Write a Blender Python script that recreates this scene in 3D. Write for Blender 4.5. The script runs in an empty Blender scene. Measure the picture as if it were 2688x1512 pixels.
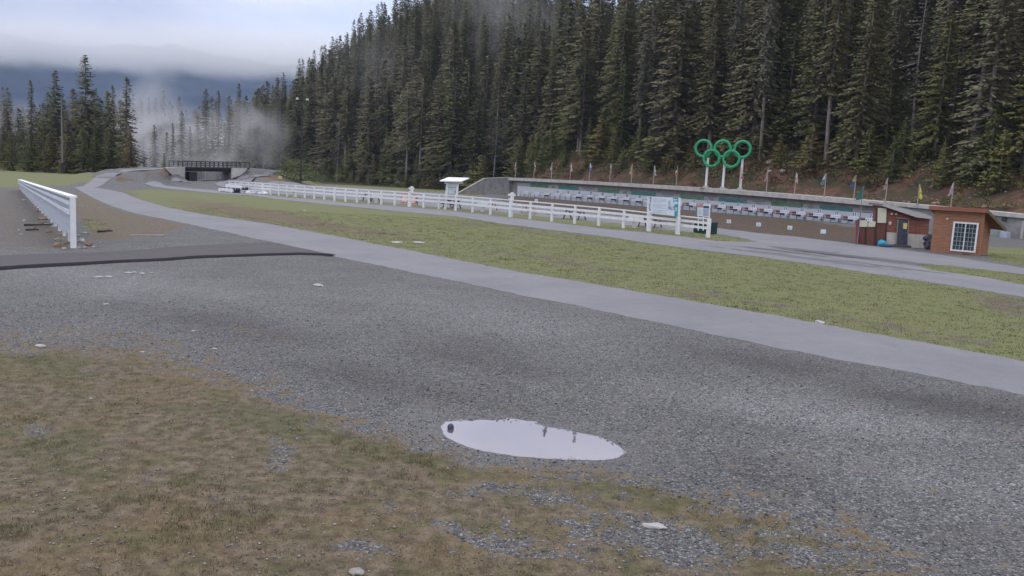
import bpy, math, random
import numpy as np
from mathutils import Vector, Matrix, noise as mnoise
random.seed(7); np.random.seed(7)
SC = bpy.context.scene
COL = SC.collection

# ------------------------------------------------------------------ camera, sky, sun, exposure
F, H, PW, PH, YH = 2200.0, 3.1, 2688.0, 1512.0, 470.0
ROLL = math.radians(3.0)
PITCH = math.atan((PH / 2 - YH) * math.cos(ROLL) / F)
cp, sp, cr, sr = math.cos(PITCH), math.sin(PITCH), math.cos(ROLL), math.sin(ROLL)
FW = Vector((0, cp, -sp)); _r = Vector((1, 0, 0)); _u = Vector((0, sp, cp))
RT = _r * cr + _u * sr
UP = _u * cr - _r * sr
cam = bpy.data.cameras.new("camera"); camo = bpy.data.objects.new("camera", cam); COL.objects.link(camo)
M = Matrix((RT, UP, -FW)).transposed().to_4x4(); M.translation = Vector((0, 0, H))
camo.matrix_world = M
cam.sensor_width = 36.0; cam.lens = 36.0 * F / PW
cam.clip_start = 0.1; cam.clip_end = 12000
SC.camera = camo

SUN_EL, SUN_AZ = math.radians(38), math.radians(-25)      # azimuth from +Y towards +X
w = bpy.data.worlds.new("World"); SC.world = w; w.use_nodes = True
nt = w.node_tree; N = nt.nodes; L = nt.links; N.clear()
out = N.new('ShaderNodeOutputWorld'); bg = N.new('ShaderNodeBackground')
sky = N.new('ShaderNodeTexSky'); sky.sky_type = 'NISHITA'; sky.sun_disc = False
sky.sun_elevation = SUN_EL; sky.sun_rotation = SUN_AZ
tc = N.new('ShaderNodeTexCoord'); sep = N.new('ShaderNodeSeparateXYZ')
L.new(tc.outputs['Generated'], sep.inputs[0])
mp = N.new('ShaderNodeMapping'); mp.inputs['Scale'].default_value = (1, 1, 3.0)
mp.inputs['Location'].default_value = (0.3, 0.1, 0.25)
L.new(tc.outputs['Generated'], mp.inputs[0])
nz = N.new('ShaderNodeTexNoise'); nz.inputs['Scale'].default_value = 3.2; nz.inputs['Detail'].default_value = 6
nz.inputs['Roughness'].default_value = 0.48; nz.inputs['Distortion'].default_value = 0.3
L.new(mp.outputs[0], nz.inputs['Vector'])
rc = N.new('ShaderNodeValToRGB'); rc.color_ramp.elements[0].position = 0.38; rc.color_ramp.elements[1].position = 0.62
rc.color_ramp.elements[0].color = (5.1, 5.35, 5.95, 1); rc.color_ramp.elements[1].color = (8.2, 7.85, 8.05, 1)
L.new(nz.outputs[0], rc.inputs[0])
# an overcast sky is brighter overhead than at the horizon
mr = N.new('ShaderNodeMapRange'); mr.inputs['From Min'].default_value = 0.02; mr.inputs['From Max'].default_value = 0.65
mr.inputs['To Min'].default_value = 0.80; mr.inputs['To Max'].default_value = 2.1
L.new(sep.outputs['Z'], mr.inputs[0])
# thin bright break in the cloud above the wooded ridge
dp = N.new('ShaderNodeVectorMath'); dp.operation = 'DOT_PRODUCT'
bd = Vector((-0.19, 1.0, 0.155)).normalized(); dp.inputs[1].default_value = bd
L.new(tc.outputs['Generated'], dp.inputs[0])
mb = N.new('ShaderNodeMapRange'); mb.interpolation_type = 'SMOOTHSTEP'
mb.inputs['From Min'].default_value = 0.972; mb.inputs['From Max'].default_value = 0.999
mb.inputs['To Min'].default_value = 1.0; mb.inputs['To Max'].default_value = 1.60
L.new(dp.outputs['Value'], mb.inputs[0])
m1 = N.new('ShaderNodeMath'); m1.operation = 'MULTIPLY'; L.new(mr.outputs[0], m1.inputs[0]); L.new(mb.outputs[0], m1.inputs[1])
vm = N.new('ShaderNodeVectorMath'); vm.operation = 'SCALE'; L.new(rc.outputs[0], vm.inputs[0]); L.new(m1.outputs[0], vm.inputs['Scale'])
mx = N.new('ShaderNodeMixRGB'); mx.inputs[0].default_value = 0.93
L.new(sky.outputs[0], mx.inputs[1]); L.new(vm.outputs[0], mx.inputs[2])
L.new(mx.outputs[0], bg.inputs['Color']); bg.inputs['Strength'].default_value = 0.10
L.new(bg.outputs[0], out.inputs['Surface'])

sun = bpy.data.lights.new("sun", 'SUN'); sun.energy = 0.6; sun.angle = math.radians(25); sun.color = (1.0, 0.95, 0.92)
suno = bpy.data.objects.new("sun", sun); COL.objects.link(suno)
sd = Vector((math.sin(SUN_AZ) * math.cos(SUN_EL), math.cos(SUN_AZ) * math.cos(SUN_EL), math.sin(SUN_EL)))
suno.rotation_euler = sd.to_track_quat('Z', 'Y').to_euler()
suno.location = sd * 100

SC.view_settings.view_transform = 'Standard'; SC.view_settings.look = 'None'
SC.view_settings.exposure = 0.30; SC.view_settings.gamma = 1.0
SC.render.engine = 'CYCLES'
cy = SC.cycles
cy.max_bounces = 8; cy.diffuse_bounces = 2; cy.glossy_bounces = 2; cy.transmission_bounces = 3
cy.transparent_max_bounces = 8; cy.volume_bounces = 6; cy.volume_step_rate = 1.6; cy.volume_max_steps = 96
cy.use_denoising = True
try: cy.denoiser = 'OPENIMAGEDENOISE'
except Exception: pass

# ------------------------------------------------------------------ pixel <-> world (pixels of the 2688 x 1512 photograph)
def ray(px, py):
    return FW + RT * ((px - PW / 2) / F) + UP * ((PH / 2 - py) / F)
def proj(p):
    q = Vector(p) - Vector((0, 0, H)); k = q.dot(FW)
    return PW / 2 + F * q.dot(RT) / k, PH / 2 - F * q.dot(UP) / k
def gp(px, py, z=0.0):
    d = ray(px, py); t = (z - H) / d.z
    return Vector((d.x * t, d.y * t, z))
def sst(a, b, x):
    t = np.clip((x - a) / (b - a), 0, 1); return t * t * (3 - 2 * t)

# ------------------------------------------------------------------ terrain
WALL0 = Vector((0.0, 152.8)); WALL1 = Vector((34.1, 101.2)); WD = (WALL1 - WALL0).normalized()   # direction towards the right
WN = Vector((WD.y, -WD.x)) if (Vector((WD.y, -WD.x)).dot(-WALL0) > 0) else Vector((-WD.y, WD.x))  # faces the camera
TOE = [(150.0, -76.0), (66.0, 52.9), (0.0, 152.8), (-11.0, 177.0), (-40.0, 208.0), (-66.0, 243.0), (-100.0, 300.0), (-150.0, 420.0), (-190.0, 620.0), (-260.0, 1500.0), (-260.0, 6000.0)]
def toe_dist(x, y):
    """signed distance to the foot of the hill, positive uphill"""
    x = np.asarray(x, float); y = np.asarray(y, float)
    best = np.full(x.shape, 1e9); sgn = np.ones(x.shape)
    for (ax, ay), (bx, by) in zip(TOE[:-1], TOE[1:]):
        dx, dy = bx - ax, by - ay; l2 = dx * dx + dy * dy
        t = np.clip(((x - ax) * dx + (y - ay) * dy) / l2, 0, 1)
        qx, qy = ax + t * dx, ay + t * dy
        d = np.hypot(x - qx, y - qy)
        s = np.where(dx * (y - ay) - dy * (x - ax) < 0, 1.0, -1.0)
        m = d < best - 1e-9
        best = np.where(m, d, best); sgn = np.where(m, s, sgn)
    return best * sgn
def wobble(x, y, s, seed=0.0):
    return (np.sin(x * s + 1.3 + seed) * np.cos(y * s * 1.13 - 0.7 + seed * 2) +
            0.5 * np.sin(x * s * 2.3 + y * s * 1.7 + seed) + 0.35 * np.sin(x * s * 4.1 - y * s * 3.7 + 2 + seed)) / 1.85
def P3(px, py, z):
    v = gp(px, py, z); return (v.x, v.y, z)
def PD(px, py, D):
    r = ray(px, py); t = D / r.y; return (r.x * t, D, H + r.z * t)
BRL = PD(465, 438.0, 138.5); BRR = PD(655, 440.8, 146.5)
RIDGES = [
    (2.6, 5.5, [P3(222, 491, 0.0), P3(262, 468, 0.55), P3(300, 455, 1.15), P3(350, 446.5, 1.65), P3(432, 440, 2.05)]),
    (1.2, 2.4, [P3(432, 440, 2.05), PD(484, 439.5, 141)]),
    (2.6, 6.0, [P3(575, 484, 0.0), P3(650, 467.5, 1.0), P3(700, 458, 1.6), P3(748, 452.5, 2.0), P3(765, 452.5, 2.05)]),
    (2.4, 4.5, [PD(622, 441.8, 149), PD(660, 441.5, 152), PD(700, 447.5, 160), PD(745, 451.5, 178)]),
]
PUD = [(1140,1112),(1150,1102),(1180,1098),(1220,1100),(1290,1102),(1380,1111),(1440,1120),(1510,1134),(1570,1147),(1620,1166),(1652,1186),(1640,1200),(1600,1208),(1540,1208),(1470,1205),(1400,1201),(1320,1194),(1250,1182),(1215,1172),(1180,1154),(1150,1132)]
pc = [gp(a, b) for a, b in PUD]; PCX = sum(p.x for p in pc) / len(pc); PCY = sum(p.y for p in pc) / len(pc)
PANG = [math.atan2(p.y - PCY, p.x - PCX) for p in pc]; PRAD = [math.hypot(p.y - PCY, p.x - PCX) for p in pc]
_o = np.argsort(PANG); PANG = np.array(PANG)[_o]; PRAD = np.array(PRAD)[_o]
def pud_r(x, y):
    a = np.arctan2(y - PCY, x - PCX); r = np.hypot(y - PCY, x - PCX)
    return r / np.interp(a, PANG, PRAD, period=2 * math.pi)
def height(x, y):
    x = np.asarray(x, float); y = np.asarray(y, float)
    h = np.zeros(np.broadcast(x, y).shape)
    h = h - 1.0 * sst(32, 46, x) * sst(57, 80, y)
    # coordinates along and across the bridge, which spans a cutting
    bx, by = BRR[0] - BRL[0], BRR[1] - BRL[1]; bl = math.hypot(bx, by); bx, by = bx / bl, by / bl
    ub_ = (x - BRL[0]) * bx + (y - BRL[1]) * by; ob_ = (x - BRL[0]) * by - (y - BRL[1]) * bx
    for ri, (half, fall, pts) in enumerate(RIDGES):
        best = np.zeros(h.shape)
        for (ax, ay, az), (bx, by, bz) in zip(pts[:-1], pts[1:]):
            dx, dy = bx - ax, by - ay; l2 = dx * dx + dy * dy
            t = np.clip(((x - ax) * dx + (y - ay) * dy) / l2, 0, 1)
            d = np.hypot(x - ax - t * dx, y - ay - t * dy)
            best = np.maximum(best, (az + t * (bz - az)) * (1 - sst(half, half + fall, d)))
        if ri < 2: best = best * (1 - sst(-0.413, -0.386, x / np.maximum(y, 1.0)) * sst(112, 120, y))
        h = np.maximum(h, best)
    cut = sst(0.6, 1.5, ub_) * (1 - sst(10.3, 11.0, ub_)) * sst(-24, -20, ob_) * (1 - sst(9, 13, ob_))
    h = h * (1 - cut) + cut * np.minimum(h, 0.055 * np.clip(ub_ - 2, 0, 9) * sst(14, 0, ob_))
    d = toe_dist(x, y)
    # range: low berm in front of the targets
    u = (x - WALL0.x) * WD.x + (y - WALL0.y) * WD.y
    inr = sst(-1, 4, u) * (1 - sst(88, 94, u))
    h = h + inr * 0.35 * np.exp(-((d + 9.0) / 3.0) ** 2)
    # hill: bank behind the wall, then the wooded slope
    wallside = sst(-26, 4, u)
    bank = np.where(d > 0, 0, 0) + wallside * (2.85 * sst(2.0, 3.4, d) + 3.7 * sst(3.6, 11.0, d) * (1 - 0.5 * sst(50, 95, u)) )
    cap = 18 + 62 * sst(-140, -28, x) - 14 * sst(60, 160, x)
    dd = np.clip(d - 7, 0, None)
    slope = cap * (1 - np.exp(-dd * (0.52 + 0.60 * sst(34, -42, x)) / cap))
    leftrise = (1 - wallside) * 1.2 * sst(0, 8, d)
    hh = bank + slope + leftrise
    rough = wobble(x, y, 0.55) * 0.22 * sst(1.5, 4, d) + wobble(x, y, 0.11, 3) * 1.6 * sst(12, 40, d)
    h = h + np.where(d > 0, hh + rough, 0)
    # left lawn rises a little; small undulation everywhere off the hill
    h = h + np.where(d < 0, 0.02 * wobble(x, y, 0.9) * sst(6, 14, np.hypot(x, y)), 0)
    # shallow bowl under the puddle
    pr = pud_r(x, y) + np.where(np.hypot(x - PCX, y - PCY) < 3, 0.022 * wobble(x, y, 9.0) + 0.018 * wobble(x, y, 21.0, 4), 0)
    h = h - 0.035 * (1 - sst(0.55, 1.10, pr))
    return h
def hz(x, y): return float(height(np.array([x]), np.array([y]))[0])
_T = 3.0 * 1.012 ** np.arange(460)
def gt(px, py):
    """first hit of a pixel ray on the terrain"""
    d = ray(px, py); T = _T
    for _ in range(3):
        zz = H + d.z * T; k = np.nonzero(zz < height(d.x * T, d.y * T))[0]
        if len(k) == 0: T = np.array([300.0]); break
        i = max(int(k[0]), 1); T = np.linspace(T[i - 1], T[i], 24)
    t = float(T[i] if len(T) > 1 else T[0]); x, y = d.x * t, d.y * t
    return Vector((x, y, hz(x, y)))

# ------------------------------------------------------------------ materials
MATS = {}
def newmat(name):
    m = bpy.data.materials.new(name); m.use_nodes = True
    nt = m.node_tree; b = nt.nodes['Principled BSDF']
    return m, nt, nt.nodes, nt.links, b
def mat(name, col, rough=0.7, var=0.12, scale=6.0, bump=0.0, metal=0.0, spec=0.4, coord='Object', stretch=None, col2=None):
    if name in MATS: return MATS[name]
    m, nt, N, L, b = newmat(name)
    b.inputs['Roughness'].default_value = rough; b.inputs['Metallic'].default_value = metal
    b.inputs['Specular IOR Level'].default_value = spec
    tc = N.new('ShaderNodeTexCoord'); mp = N.new('ShaderNodeMapping'); L.new(tc.outputs[coord], mp.inputs[0])
    if stretch: mp.inputs['Scale'].default_value = stretch
    n = N.new('ShaderNodeTexNoise'); n.inputs['Scale'].default_value = scale; n.inputs['Detail'].default_value = 5
    L.new(mp.outputs[0], n.inputs['Vector'])
    r = N.new('ShaderNodeValToRGB'); c = col; d = col2 or tuple(max(0, v * (1 - var)) for v in col); e = tuple(min(1, v * (1 + var)) for v in col)
    r.color_ramp.elements[0].position = 0.32; r.color_ramp.elements[1].position = 0.68
    r.color_ramp.elements[0].color = (*d, 1); r.color_ramp.elements[1].color = (*e, 1)
    L.new(n.outputs[0], r.inputs[0]); L.new(r.outputs[0], b.inputs['Base Color'])
    if bump:
        bp = N.new('ShaderNodeBump'); bp.inputs['Strength'].default_value = bump; bp.inputs['Distance'].default_value = 0.02
        L.new(n.outputs[0], bp.inputs['Height']); L.new(bp.outputs[0], b.inputs['Normal'])
    MATS[name] = m; return m

# ------------------------------------------------------------------ mesh builder
class MB:
    def __init__(s): s.v = []; s.f = []
    def add(s, vs, fs):
        k = len(s.v); s.v += [tuple(q) for q in vs]; s.f += [tuple(i + k for i in f) for f in fs]
    def hexa(s, c):   # 8 corners: bottom 0-3 ccw, top 4-7
        s.add(c, [(3, 2, 1, 0), (4, 5, 6, 7), (0, 1, 5, 4), (1, 2, 6, 5), (2, 3, 7, 6), (3, 0, 4, 7)])
    def box(s, cx, cy, cz, sx, sy, sz, rz=0.0):
        c, n = math.cos(rz), math.sin(rz); o = []
        for dz in (-.5, .5):
            for dx, dy in ((-.5, -.5), (.5, -.5), (.5, .5), (-.5, .5)):
                a, b = dx * sx, dy * sy
                o.append((cx + a * c - b * n, cy + a * n + b * c, cz + dz * sz))
        s.hexa(o)
    def bar(s, p, q, wd, ht, up=(0, 0, 1)):
        p = Vector(p); q = Vector(q); d = (q - p).normalized(); u = Vector(up)
        if abs(d.dot(u)) > 0.98: u = Vector((1, 0, 0))
        a = d.cross(u).normalized() * (wd / 2); b = a.cross(d).normalized() * (ht / 2)
        s.hexa([p - a - b, p + a - b, q + a - b, q - a - b, p - a + b, p + a + b, q + a + b, q - a + b])
    def tube(s, p, q, r0, r1, n=8, cap=True):
        p = Vector(p); q = Vector(q); d = (q - p).normalized(); u = Vector((0, 0, 1)) if abs(d.z) < 0.95 else Vector((1, 0, 0))
        a = d.cross(u).normalized(); b = a.cross(d); vs = []
        for c, r in ((p, r0), (q, r1)):
            for i in range(n):
                t = 2 * math.pi * i / n; vs.append(c + a * (r * math.cos(t)) + b * (r * math.sin(t)))
        fs = [(i, (i + 1) % n, n + (i + 1) % n, n + i) for i in range(n)]
        if cap: fs += [tuple(range(n - 1, -1, -1)), tuple(range(n, 2 * n))]
        s.add(vs, fs)
    def torus(s, c, ax, ay, R, r, n=40, m=10):
        c = Vector(c); ax = Vector(ax); ay = Vector(ay); az = ax.cross(ay).normalized(); vs = []; fs = []
        for i in range(n):
            t = 2 * math.pi * i / n; dr = ax * math.cos(t) + ay * math.sin(t)
            for j in range(m):
                k = 2 * math.pi * j / m; vs.append(c + dr * (R + r * math.cos(k)) + az * (r * math.sin(k)))
        for i in range(n):
            for j in range(m):
                fs.append((i * m + j, ((i + 1) % n) * m + j, ((i + 1) % n) * m + (j + 1) % m, i * m + (j + 1) % m))
        s.add(vs, fs)
    def rock(s, c, sx, sy, sz, seed=0, rz=0.0, sub=1):
        rnd = random.Random(seed); t = (1 + 5 ** .5) / 2
        vs = [Vector(q).normalized() for q in ((-1, t, 0), (1, t, 0), (-1, -t, 0), (1, -t, 0), (0, -1, t), (0, 1, t), (0, -1, -t), (0, 1, -t), (t, 0, -1), (t, 0, 1), (-t, 0, -1), (-t, 0, 1))]
        fs = [(0, 11, 5), (0, 5, 1), (0, 1, 7), (0, 7, 10), (0, 10, 11), (1, 5, 9), (5, 11, 4), (11, 10, 2), (10, 7, 6), (7, 1, 8), (3, 9, 4), (3, 4, 2), (3, 2, 6), (3, 6, 8), (3, 8, 9), (4, 9, 5), (2, 4, 11), (6, 2, 10), (8, 6, 7), (9, 8, 1)]
        for _ in range(sub):
            nf = []; mid = {}
            def md(a, b):
                k = (min(a, b), max(a, b))
                if k not in mid: mid[k] = len(vs); vs.append(((vs[a] + vs[b]) / 2).normalized())
                return mid[k]
            for a, b, d in fs:
                e, g, h = md(a, b), md(b, d), md(d, a); nf += [(a, e, h), (b, g, e), (d, h, g), (e, g, h)]
            fs = nf
        o = Vector((rnd.random() * 50, rnd.random() * 50, rnd.random() * 50)); cz, sz_ = math.cos(rz), math.sin(rz); res = []
        for v in vs:
            k = 1 + 0.38 * mnoise.noise(v * 1.1 + o) + 0.15 * mnoise.noise(v * 3 + o)
            a, b, d = v.x * k * sx, v.y * k * sy, v.z * k * sz
            res.append((c[0] + a * cz - b * sz_, c[1] + a * sz_ + b * cz, c[2] + d))
        s.add(res, fs)
    def build(s, name, m, parent=None, local=False, smooth=False, loc=None):
        """verts are in world space unless local; the object sits at its parent's (or loc) origin"""
        me = bpy.data.meshes.new(name)
        v = s.v
        if not local:
            o = parent_world(parent) if parent else Vector(loc or (0, 0, 0))
            v = [(a - o.x, b - o.y, c - o.z) for a, b, c in s.v]
        me.from_pydata(v, [], s.f); me.update()
        if smooth: me.shade_smooth()
        if m: me.materials.append(m)
        ob = bpy.data.objects.new(name, me); COL.objects.link(ob)
        if parent: ob.parent = parent
        elif loc is not None: ob.location = loc
        return ob
def parent_world(o):
    v = Vector((0, 0, 0))
    while o: v += o.location; o = o.parent
    return v
def tag(o, label=None, cat=None, group=None, kind=None):
    if label: o['label'] = label
    if cat: o['category'] = cat
    if group: o['group'] = group
    if kind: o['kind'] = kind
    return o
def thing(name, label, cat, loc, group=None, rz=0.0):
    o = bpy.data.objects.new(name, None); COL.objects.link(o); o.location = loc; o.rotation_euler = (0, 0, rz)
    o.empty_display_size = 0.3
    return tag(o, label, cat, group)
def copy_tree(o, parent=None):
    c = o.copy(); COL.objects.link(c)
    if parent: c.parent = parent
    for ch in list(o.children): copy_tree(ch, c)
    return c
class Plane:
    """vertical plane through ground point p along plan direction d (positive = right in the picture)"""
    def __init__(s, p, d):
        s.p = Vector((p[0], p[1])); s.d = Vector((d[0], d[1])).normalized()
        n = Vector((s.d.y, -s.d.x)); s.n = n if n.dot(-s.p) > 0 else -n
    def uz(s, px, py):
        r = ray(px, py); t = s.p.dot(s.n) / Vector((r.x, r.y)).dot(s.n)
        q = Vector((0, 0, H)) + r * t
        return (Vector((q.x, q.y)) - s.p).dot(s.d), q.z
    def at(s, u, z, off=0.0):
        q = s.p + s.d * u + s.n * off; return Vector((q.x, q.y, z))
    def px(s, px, py, off=0.0):
        u, z = s.uz(px, py); return s.at(u, z, off)
    def slab(s, mb, u0, u1, z0, z1, o0, o1):
        A = s.at
        mb.hexa([A(u0, z0, o1), A(u1, z0, o1), A(u1, z0, o0), A(u0, z0, o0), A(u0, z1, o1), A(u1, z1, o1), A(u1, z1, o0), A(u0, z1, o0)])
    def quadslab(s, mb, c, o0, o1):
        """c: four (u,z) corners bl, br, tr, tl"""
        A = s.at
        mb.hexa([A(*c[0], o1), A(*c[1], o1), A(*c[1], o0), A(*c[0], o0), A(*c[3], o1), A(*c[2], o1), A(*c[2], o0), A(*c[3], o0)])
# ------------------------------------------------------------------ ground, roads, puddle
def inpoly(px, py, poly):
    c = np.zeros(px.shape, bool); n = len(poly)
    for i in range(n):
        x1, y1 = poly[i]; x2, y2 = poly[(i + 1) % n]
        if y1 == y2: continue
        c ^= ((y1 > py) != (y2 > py)) & (px < (x2 - x1) * (py - y1) / (y2 - y1) + x1)
    return c
def nproj(x, y, z):
    q = np.stack([x, y, z - H], -1); k = q @ np.array(FW); k = np.where(k < 0.5, 0.5, k)
    return PW / 2 + F * (q @ np.array(RT)) / k, PH / 2 - F * (q @ np.array(UP)) / k, (q @ np.array(FW)) > 0.5
rings = [0.0, 1.0, 2.0, 3.0, 4.0, 4.8]
v = 1380.0
while v > 46: rings.append(F * H / v); v -= 3.6 if v > 200 else (3.0 if v > 90 else 2.0)
r = rings[-1]
while r < 420: r += 1.6 if r < 260 else 3.2; rings.append(r)
while r < 6000: r *= 1.22; rings.append(r)
fine = np.linspace(-42, 44, 560); coarse = np.linspace(44, 318, 60)[1:-1]
az = np.radians(np.concatenate([fine, coarse]))
RR, AA = np.meshgrid(np.array(rings), az, indexing='ij')
GX = RR * np.sin(AA); GY = RR * np.cos(AA)
GZ = height(GX, GY)
nr, na = RR.shape
GPX, GPY, vis = nproj(GX.ravel(), GY.ravel(), GZ.ravel())
def mask(poly, jit=5.0):
    k = (np.sin(GX.ravel() * 3.1 + 1) + np.sin(GY.ravel() * 2.7) + np.sin((GX + GY).ravel() * 5.3)) / 3
    return (inpoly(GPX + k * jit, GPY + k * jit * 0.4, poly) & vis).astype(float)
def blobs(lst):
    o = np.zeros(GPX.shape)
    for cx, cy_, rx, ry, a in lst:
        dd = ((GPX - cx) / rx) ** 2 + ((GPY - cy_ - (GPX - cx) * 0.16) / ry) ** 2
        o = np.maximum(o, a * np.exp(-dd * 1.2))
    return o * vis
def blur(a, k=1):
    a = a.reshape(nr, na)
    for _ in range(k):
        b = a.copy(); b[1:-1] = (a[:-2] + 2 * a[1:-1] + a[2:]) / 4; a = (np.roll(b, 1, 1) + 2 * b + np.roll(b, -1, 1)) / 4
    return a.ravel()
FIELD = [(225,497),(290,499),(420,497),(560,508),(653,513),(735,524),(860,537),(1005,551),(1100,560),(1200,568.4),(1328,589),(1452,604.7),(1600,622),(1776,649),(2000,675.5),(2200,703.6),(2345,722),(2510,751),(2688,780.7),(3000,830),(3000,1003),(2688,949),(2465,907),(2241,868),(2017,826),(1792,787),(1568,748),(1344,711),(900,624),(704,588),(538,564),(439,545),(373,526),(323,506),(262,494)]
STRIP = [(640,503),(700,509),(860,518),(900,523.6),(1005,531),(1110,540.5),(1200,547),(1328,559),(1452,571.5),(1600,586),(1680,595),(1820,610.5),(1900,617),(1960,628),(1986,634.8),(1964,636),(1875,632.6),(1831,626),(1699,610.5),(1600,602.6),(1452,584),(1328,569.5),(1200,555),(1110,546.9),(1005,538.7),(900,531.7),(860,525.4),(758,519),(688,511)]
ISLAND = [(2397,693),(2490,697.4),(2688,721),(2950,752),(2950,790),(2688,749),(2600,731),(2448,710)]
LAWN = [(-900,430),(0,436),(150,445),(250,462),(240,475),(180,486),(60,490),(0,492),(-900,560)]
RIGHTLAWN = [(2590,645),(2700,655),(3300,720),(3300,780),(2688,700),(2600,682),(2586,670)]
MOSS = [(-2000,880),(0,902),(209,907),(330,925),(470,944),(560,985),(678,1022),(782,1085),(870,1120),(965,1132),(1095,1173),(1180,1192),(1344,1222),(1450,1236),(1568,1246),(1680,1275),(1792,1305),(1930,1340),(2073,1373),(2353,1457),(2465,1512),(2700,1640),(2700,3000),(-2000,3000)]
TRI = [(205,500),(290,543),(352,562),(435,578),(500,592),(430,612),(360,626),(240,632),(228,600),(200,570),(180,520)]
LEFTG = [(-900,560),(0,492),(60,494),(100,520),(175,575),(200,610),(200,655),(-900,700)]
DIRT = [(1330,520),(1357,516),(1500,524),(1700,541),(1900,556),(2100,578),(2240,596),(2330,610),(2330,655),(2248,641),(2093,622),(1900,601),(1867,597),(1699,575),(1500,555),(1357,536),(1250,524)]
VERGE = [(745,452),(780,462),(830,470),(1000,478),(1200,500),(1290,516),(1203,527),(1156,509),(1050,503),(900,493),(790,484),(700,478),(640,480),(600,476),(640,472),(700,464)]
MOUND = [(290,470),(330,452),(432,444),(470,462),(500,478),(440,474),(390,477),(300,480)]
FARM = [(195,440),(290,452),(260,470),(205,480),(190,470)]
grass = np.zeros(GPX.shape); tan = np.zeros(GPX.shape)
grass = np.maximum(grass, mask(FIELD) * (0.88 - blobs([(700,566,260,22,.72),(520,540,160,14,.5),(900,600,260,16,.55),(1500,690,300,12,.4),(1950,790,420,14,.45),(1480,620,260,10,.4),(2640,800,110,40,.55),(2450,880,250,20,.45),(300,503,90,9,.55),(1240,590,120,8,.35)])))
grass = np.maximum(grass, mask(STRIP) * 0.9)
grass = np.maximum(grass, mask(ISLAND) * 0.95)
grass = np.maximum(grass, mask(LAWN) * 1.0)
grass = np.maximum(grass, mask(RIGHTLAWN) * 0.95)
grass = np.maximum(grass, mask(VERGE) * (0.8 - blobs([(740,472,75,7,.8)])))
grass = np.maximum(grass, blobs([(245,590,45,25,.6),(110,600,50,22,.3)]))
tan = np.maximum(tan, mask(FIELD) * (0.62 + blobs([(700,566,260,22,.4),(900,600,260,16,.3)])))
tan = np.maximum(tan, mask(TRI, 9) * 0.62)
tan = np.maximum(tan, mask(LEFTG, 9) * 0.36)
tan = np.maximum(tan, mask(FARM) * 0.5)
tan = np.maximum(tan, blur(mask(MOSS, 30), 260) * 1.0)
tan = np.maximum(tan, mask(VERGE) * 0.8); tan = np.maximum(tan, mask(ISLAND) * 0.8); tan = np.maximum(tan, mask(STRIP) * 0.7)
tan = np.maximum(tan, blobs([(370,895,230,30,.45),(2050,1370,300,60,.5),(1500,1290,250,40,.4),(700,880,120,16,.35)]))
tan = tan * (1 - blobs([(1400,1300,260,38,.60),(1330,1420,230,60,.72),(1750,1420,330,80,.85),(2150,1470,300,60,.7),(740,1190,60,60,.7),(1180,1390,160,40,.5),(960,1440,90,50,.55),(1000,1330,70,30,.45),(80,1130,90,40,.4)]))
mossg = blur(mask(MOSS, 26), 90) * (0.28 + blobs([(820,1120,260,40,.45),(160,1180,130,50,.4),(100,950,180,40,.4),(1700,1290,300,40,.4),(1100,1200,260,30,.3),(2150,1400,250,40,.25)]))
dirt = np.maximum(mask(DIRT), 0)
d_ = toe_dist(GX.ravel(), GY.ravel()); u_ = (GX.ravel() - WALL0.x) * WD.x + (GY.ravel() - WALL0.y) * WD.y
dirt = np.maximum(dirt, ((d_ < -0.0) & (d_ > -24) & (u_ > -2) & (u_ < 96) & (GPY < 600)).astype(float) * (1 - mask(STRIP)) * 0.0 + dirt)
orange = mask(MOUND) * 0.65 + blobs([(740,470,70,8,.9)])
bankm = sst(0.6, 1.6, d_) * (1 - sst(10, 14, d_)) * sst(-22, -2, u_)
orange = np.maximum(orange, bankm * 0.8)
forest = np.maximum(sst(8.5, 12.5, d_ + 1.5 * wobble(GX.ravel(), GY.ravel(), 0.4)), (1 - sst(-22, -2, u_)) * sst(1, 5, d_))
farf = sst(176, 190, np.hypot(GX, GY).ravel()) * (GX.ravel() < -20)
forest = np.maximum(forest, farf * (1 - mask(LAWN)))
# lighter and darker drifts of gravel left by vehicles
drift = 0.5 + blobs([(400,760,500,45,.35),(1450,860,520,45,.38),(2150,1090,520,50,.42),(2500,1250,420,80,.25),(1300,800,300,20,.2)]) - blobs([(620,850,260,40,.30),(1900,935,420,32,.42),(2480,1060,300,32,.42),(1050,1010,360,40,.25),(560,800,200,22,.25),(1300,950,260,40,.25),(2000,1250,260,60,.15)])
V = np.stack([GX.ravel(), GY.ravel(), GZ.ravel()], -1)
idx = np.arange(nr * na).reshape(nr, na); jn = np.roll(idx, -1, axis=1)
q = np.stack([idx[:-1], jn[:-1], jn[1:], idx[1:]], -1).reshape(-1, 4)
me = bpy.data.meshes.new("ground"); me.vertices.add(len(V)); me.vertices.foreach_set('co', V.ravel())
me.loops.add(q.size); me.loops.foreach_set('vertex_index', q[:, ::-1].ravel().astype(np.int32)); me.polygons.add(len(q))
me.polygons.foreach_set('loop_start', np.arange(0, q.size, 4, dtype=np.int32)); me.update(calc_edges=True); me.validate(); me.shade_smooth()
for nme, chans in (("cover_a", (grass, tan, dirt)), ("cover_b", (orange, forest, drift)), ("cover_c", (mossg, sst(0.95, 1.2, pud_r(GX, GY).ravel()) , sst(1.15, 1.9, pud_r(GX, GY).ravel())))):
    at = me.color_attributes.new(nme, 'FLOAT_COLOR', 'POINT')
    arr = np.ones((nr * na, 4), np.float32)
    for i, c in enumerate(chans): arr[:, i] = np.clip(blur(np.asarray(c, float) * np.ones(nr * na), 1), 0, 1)
    at.data.foreach_set('color', arr.ravel())
ground = bpy.data.objects.new("ground", me); COL.objects.link(ground)
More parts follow.
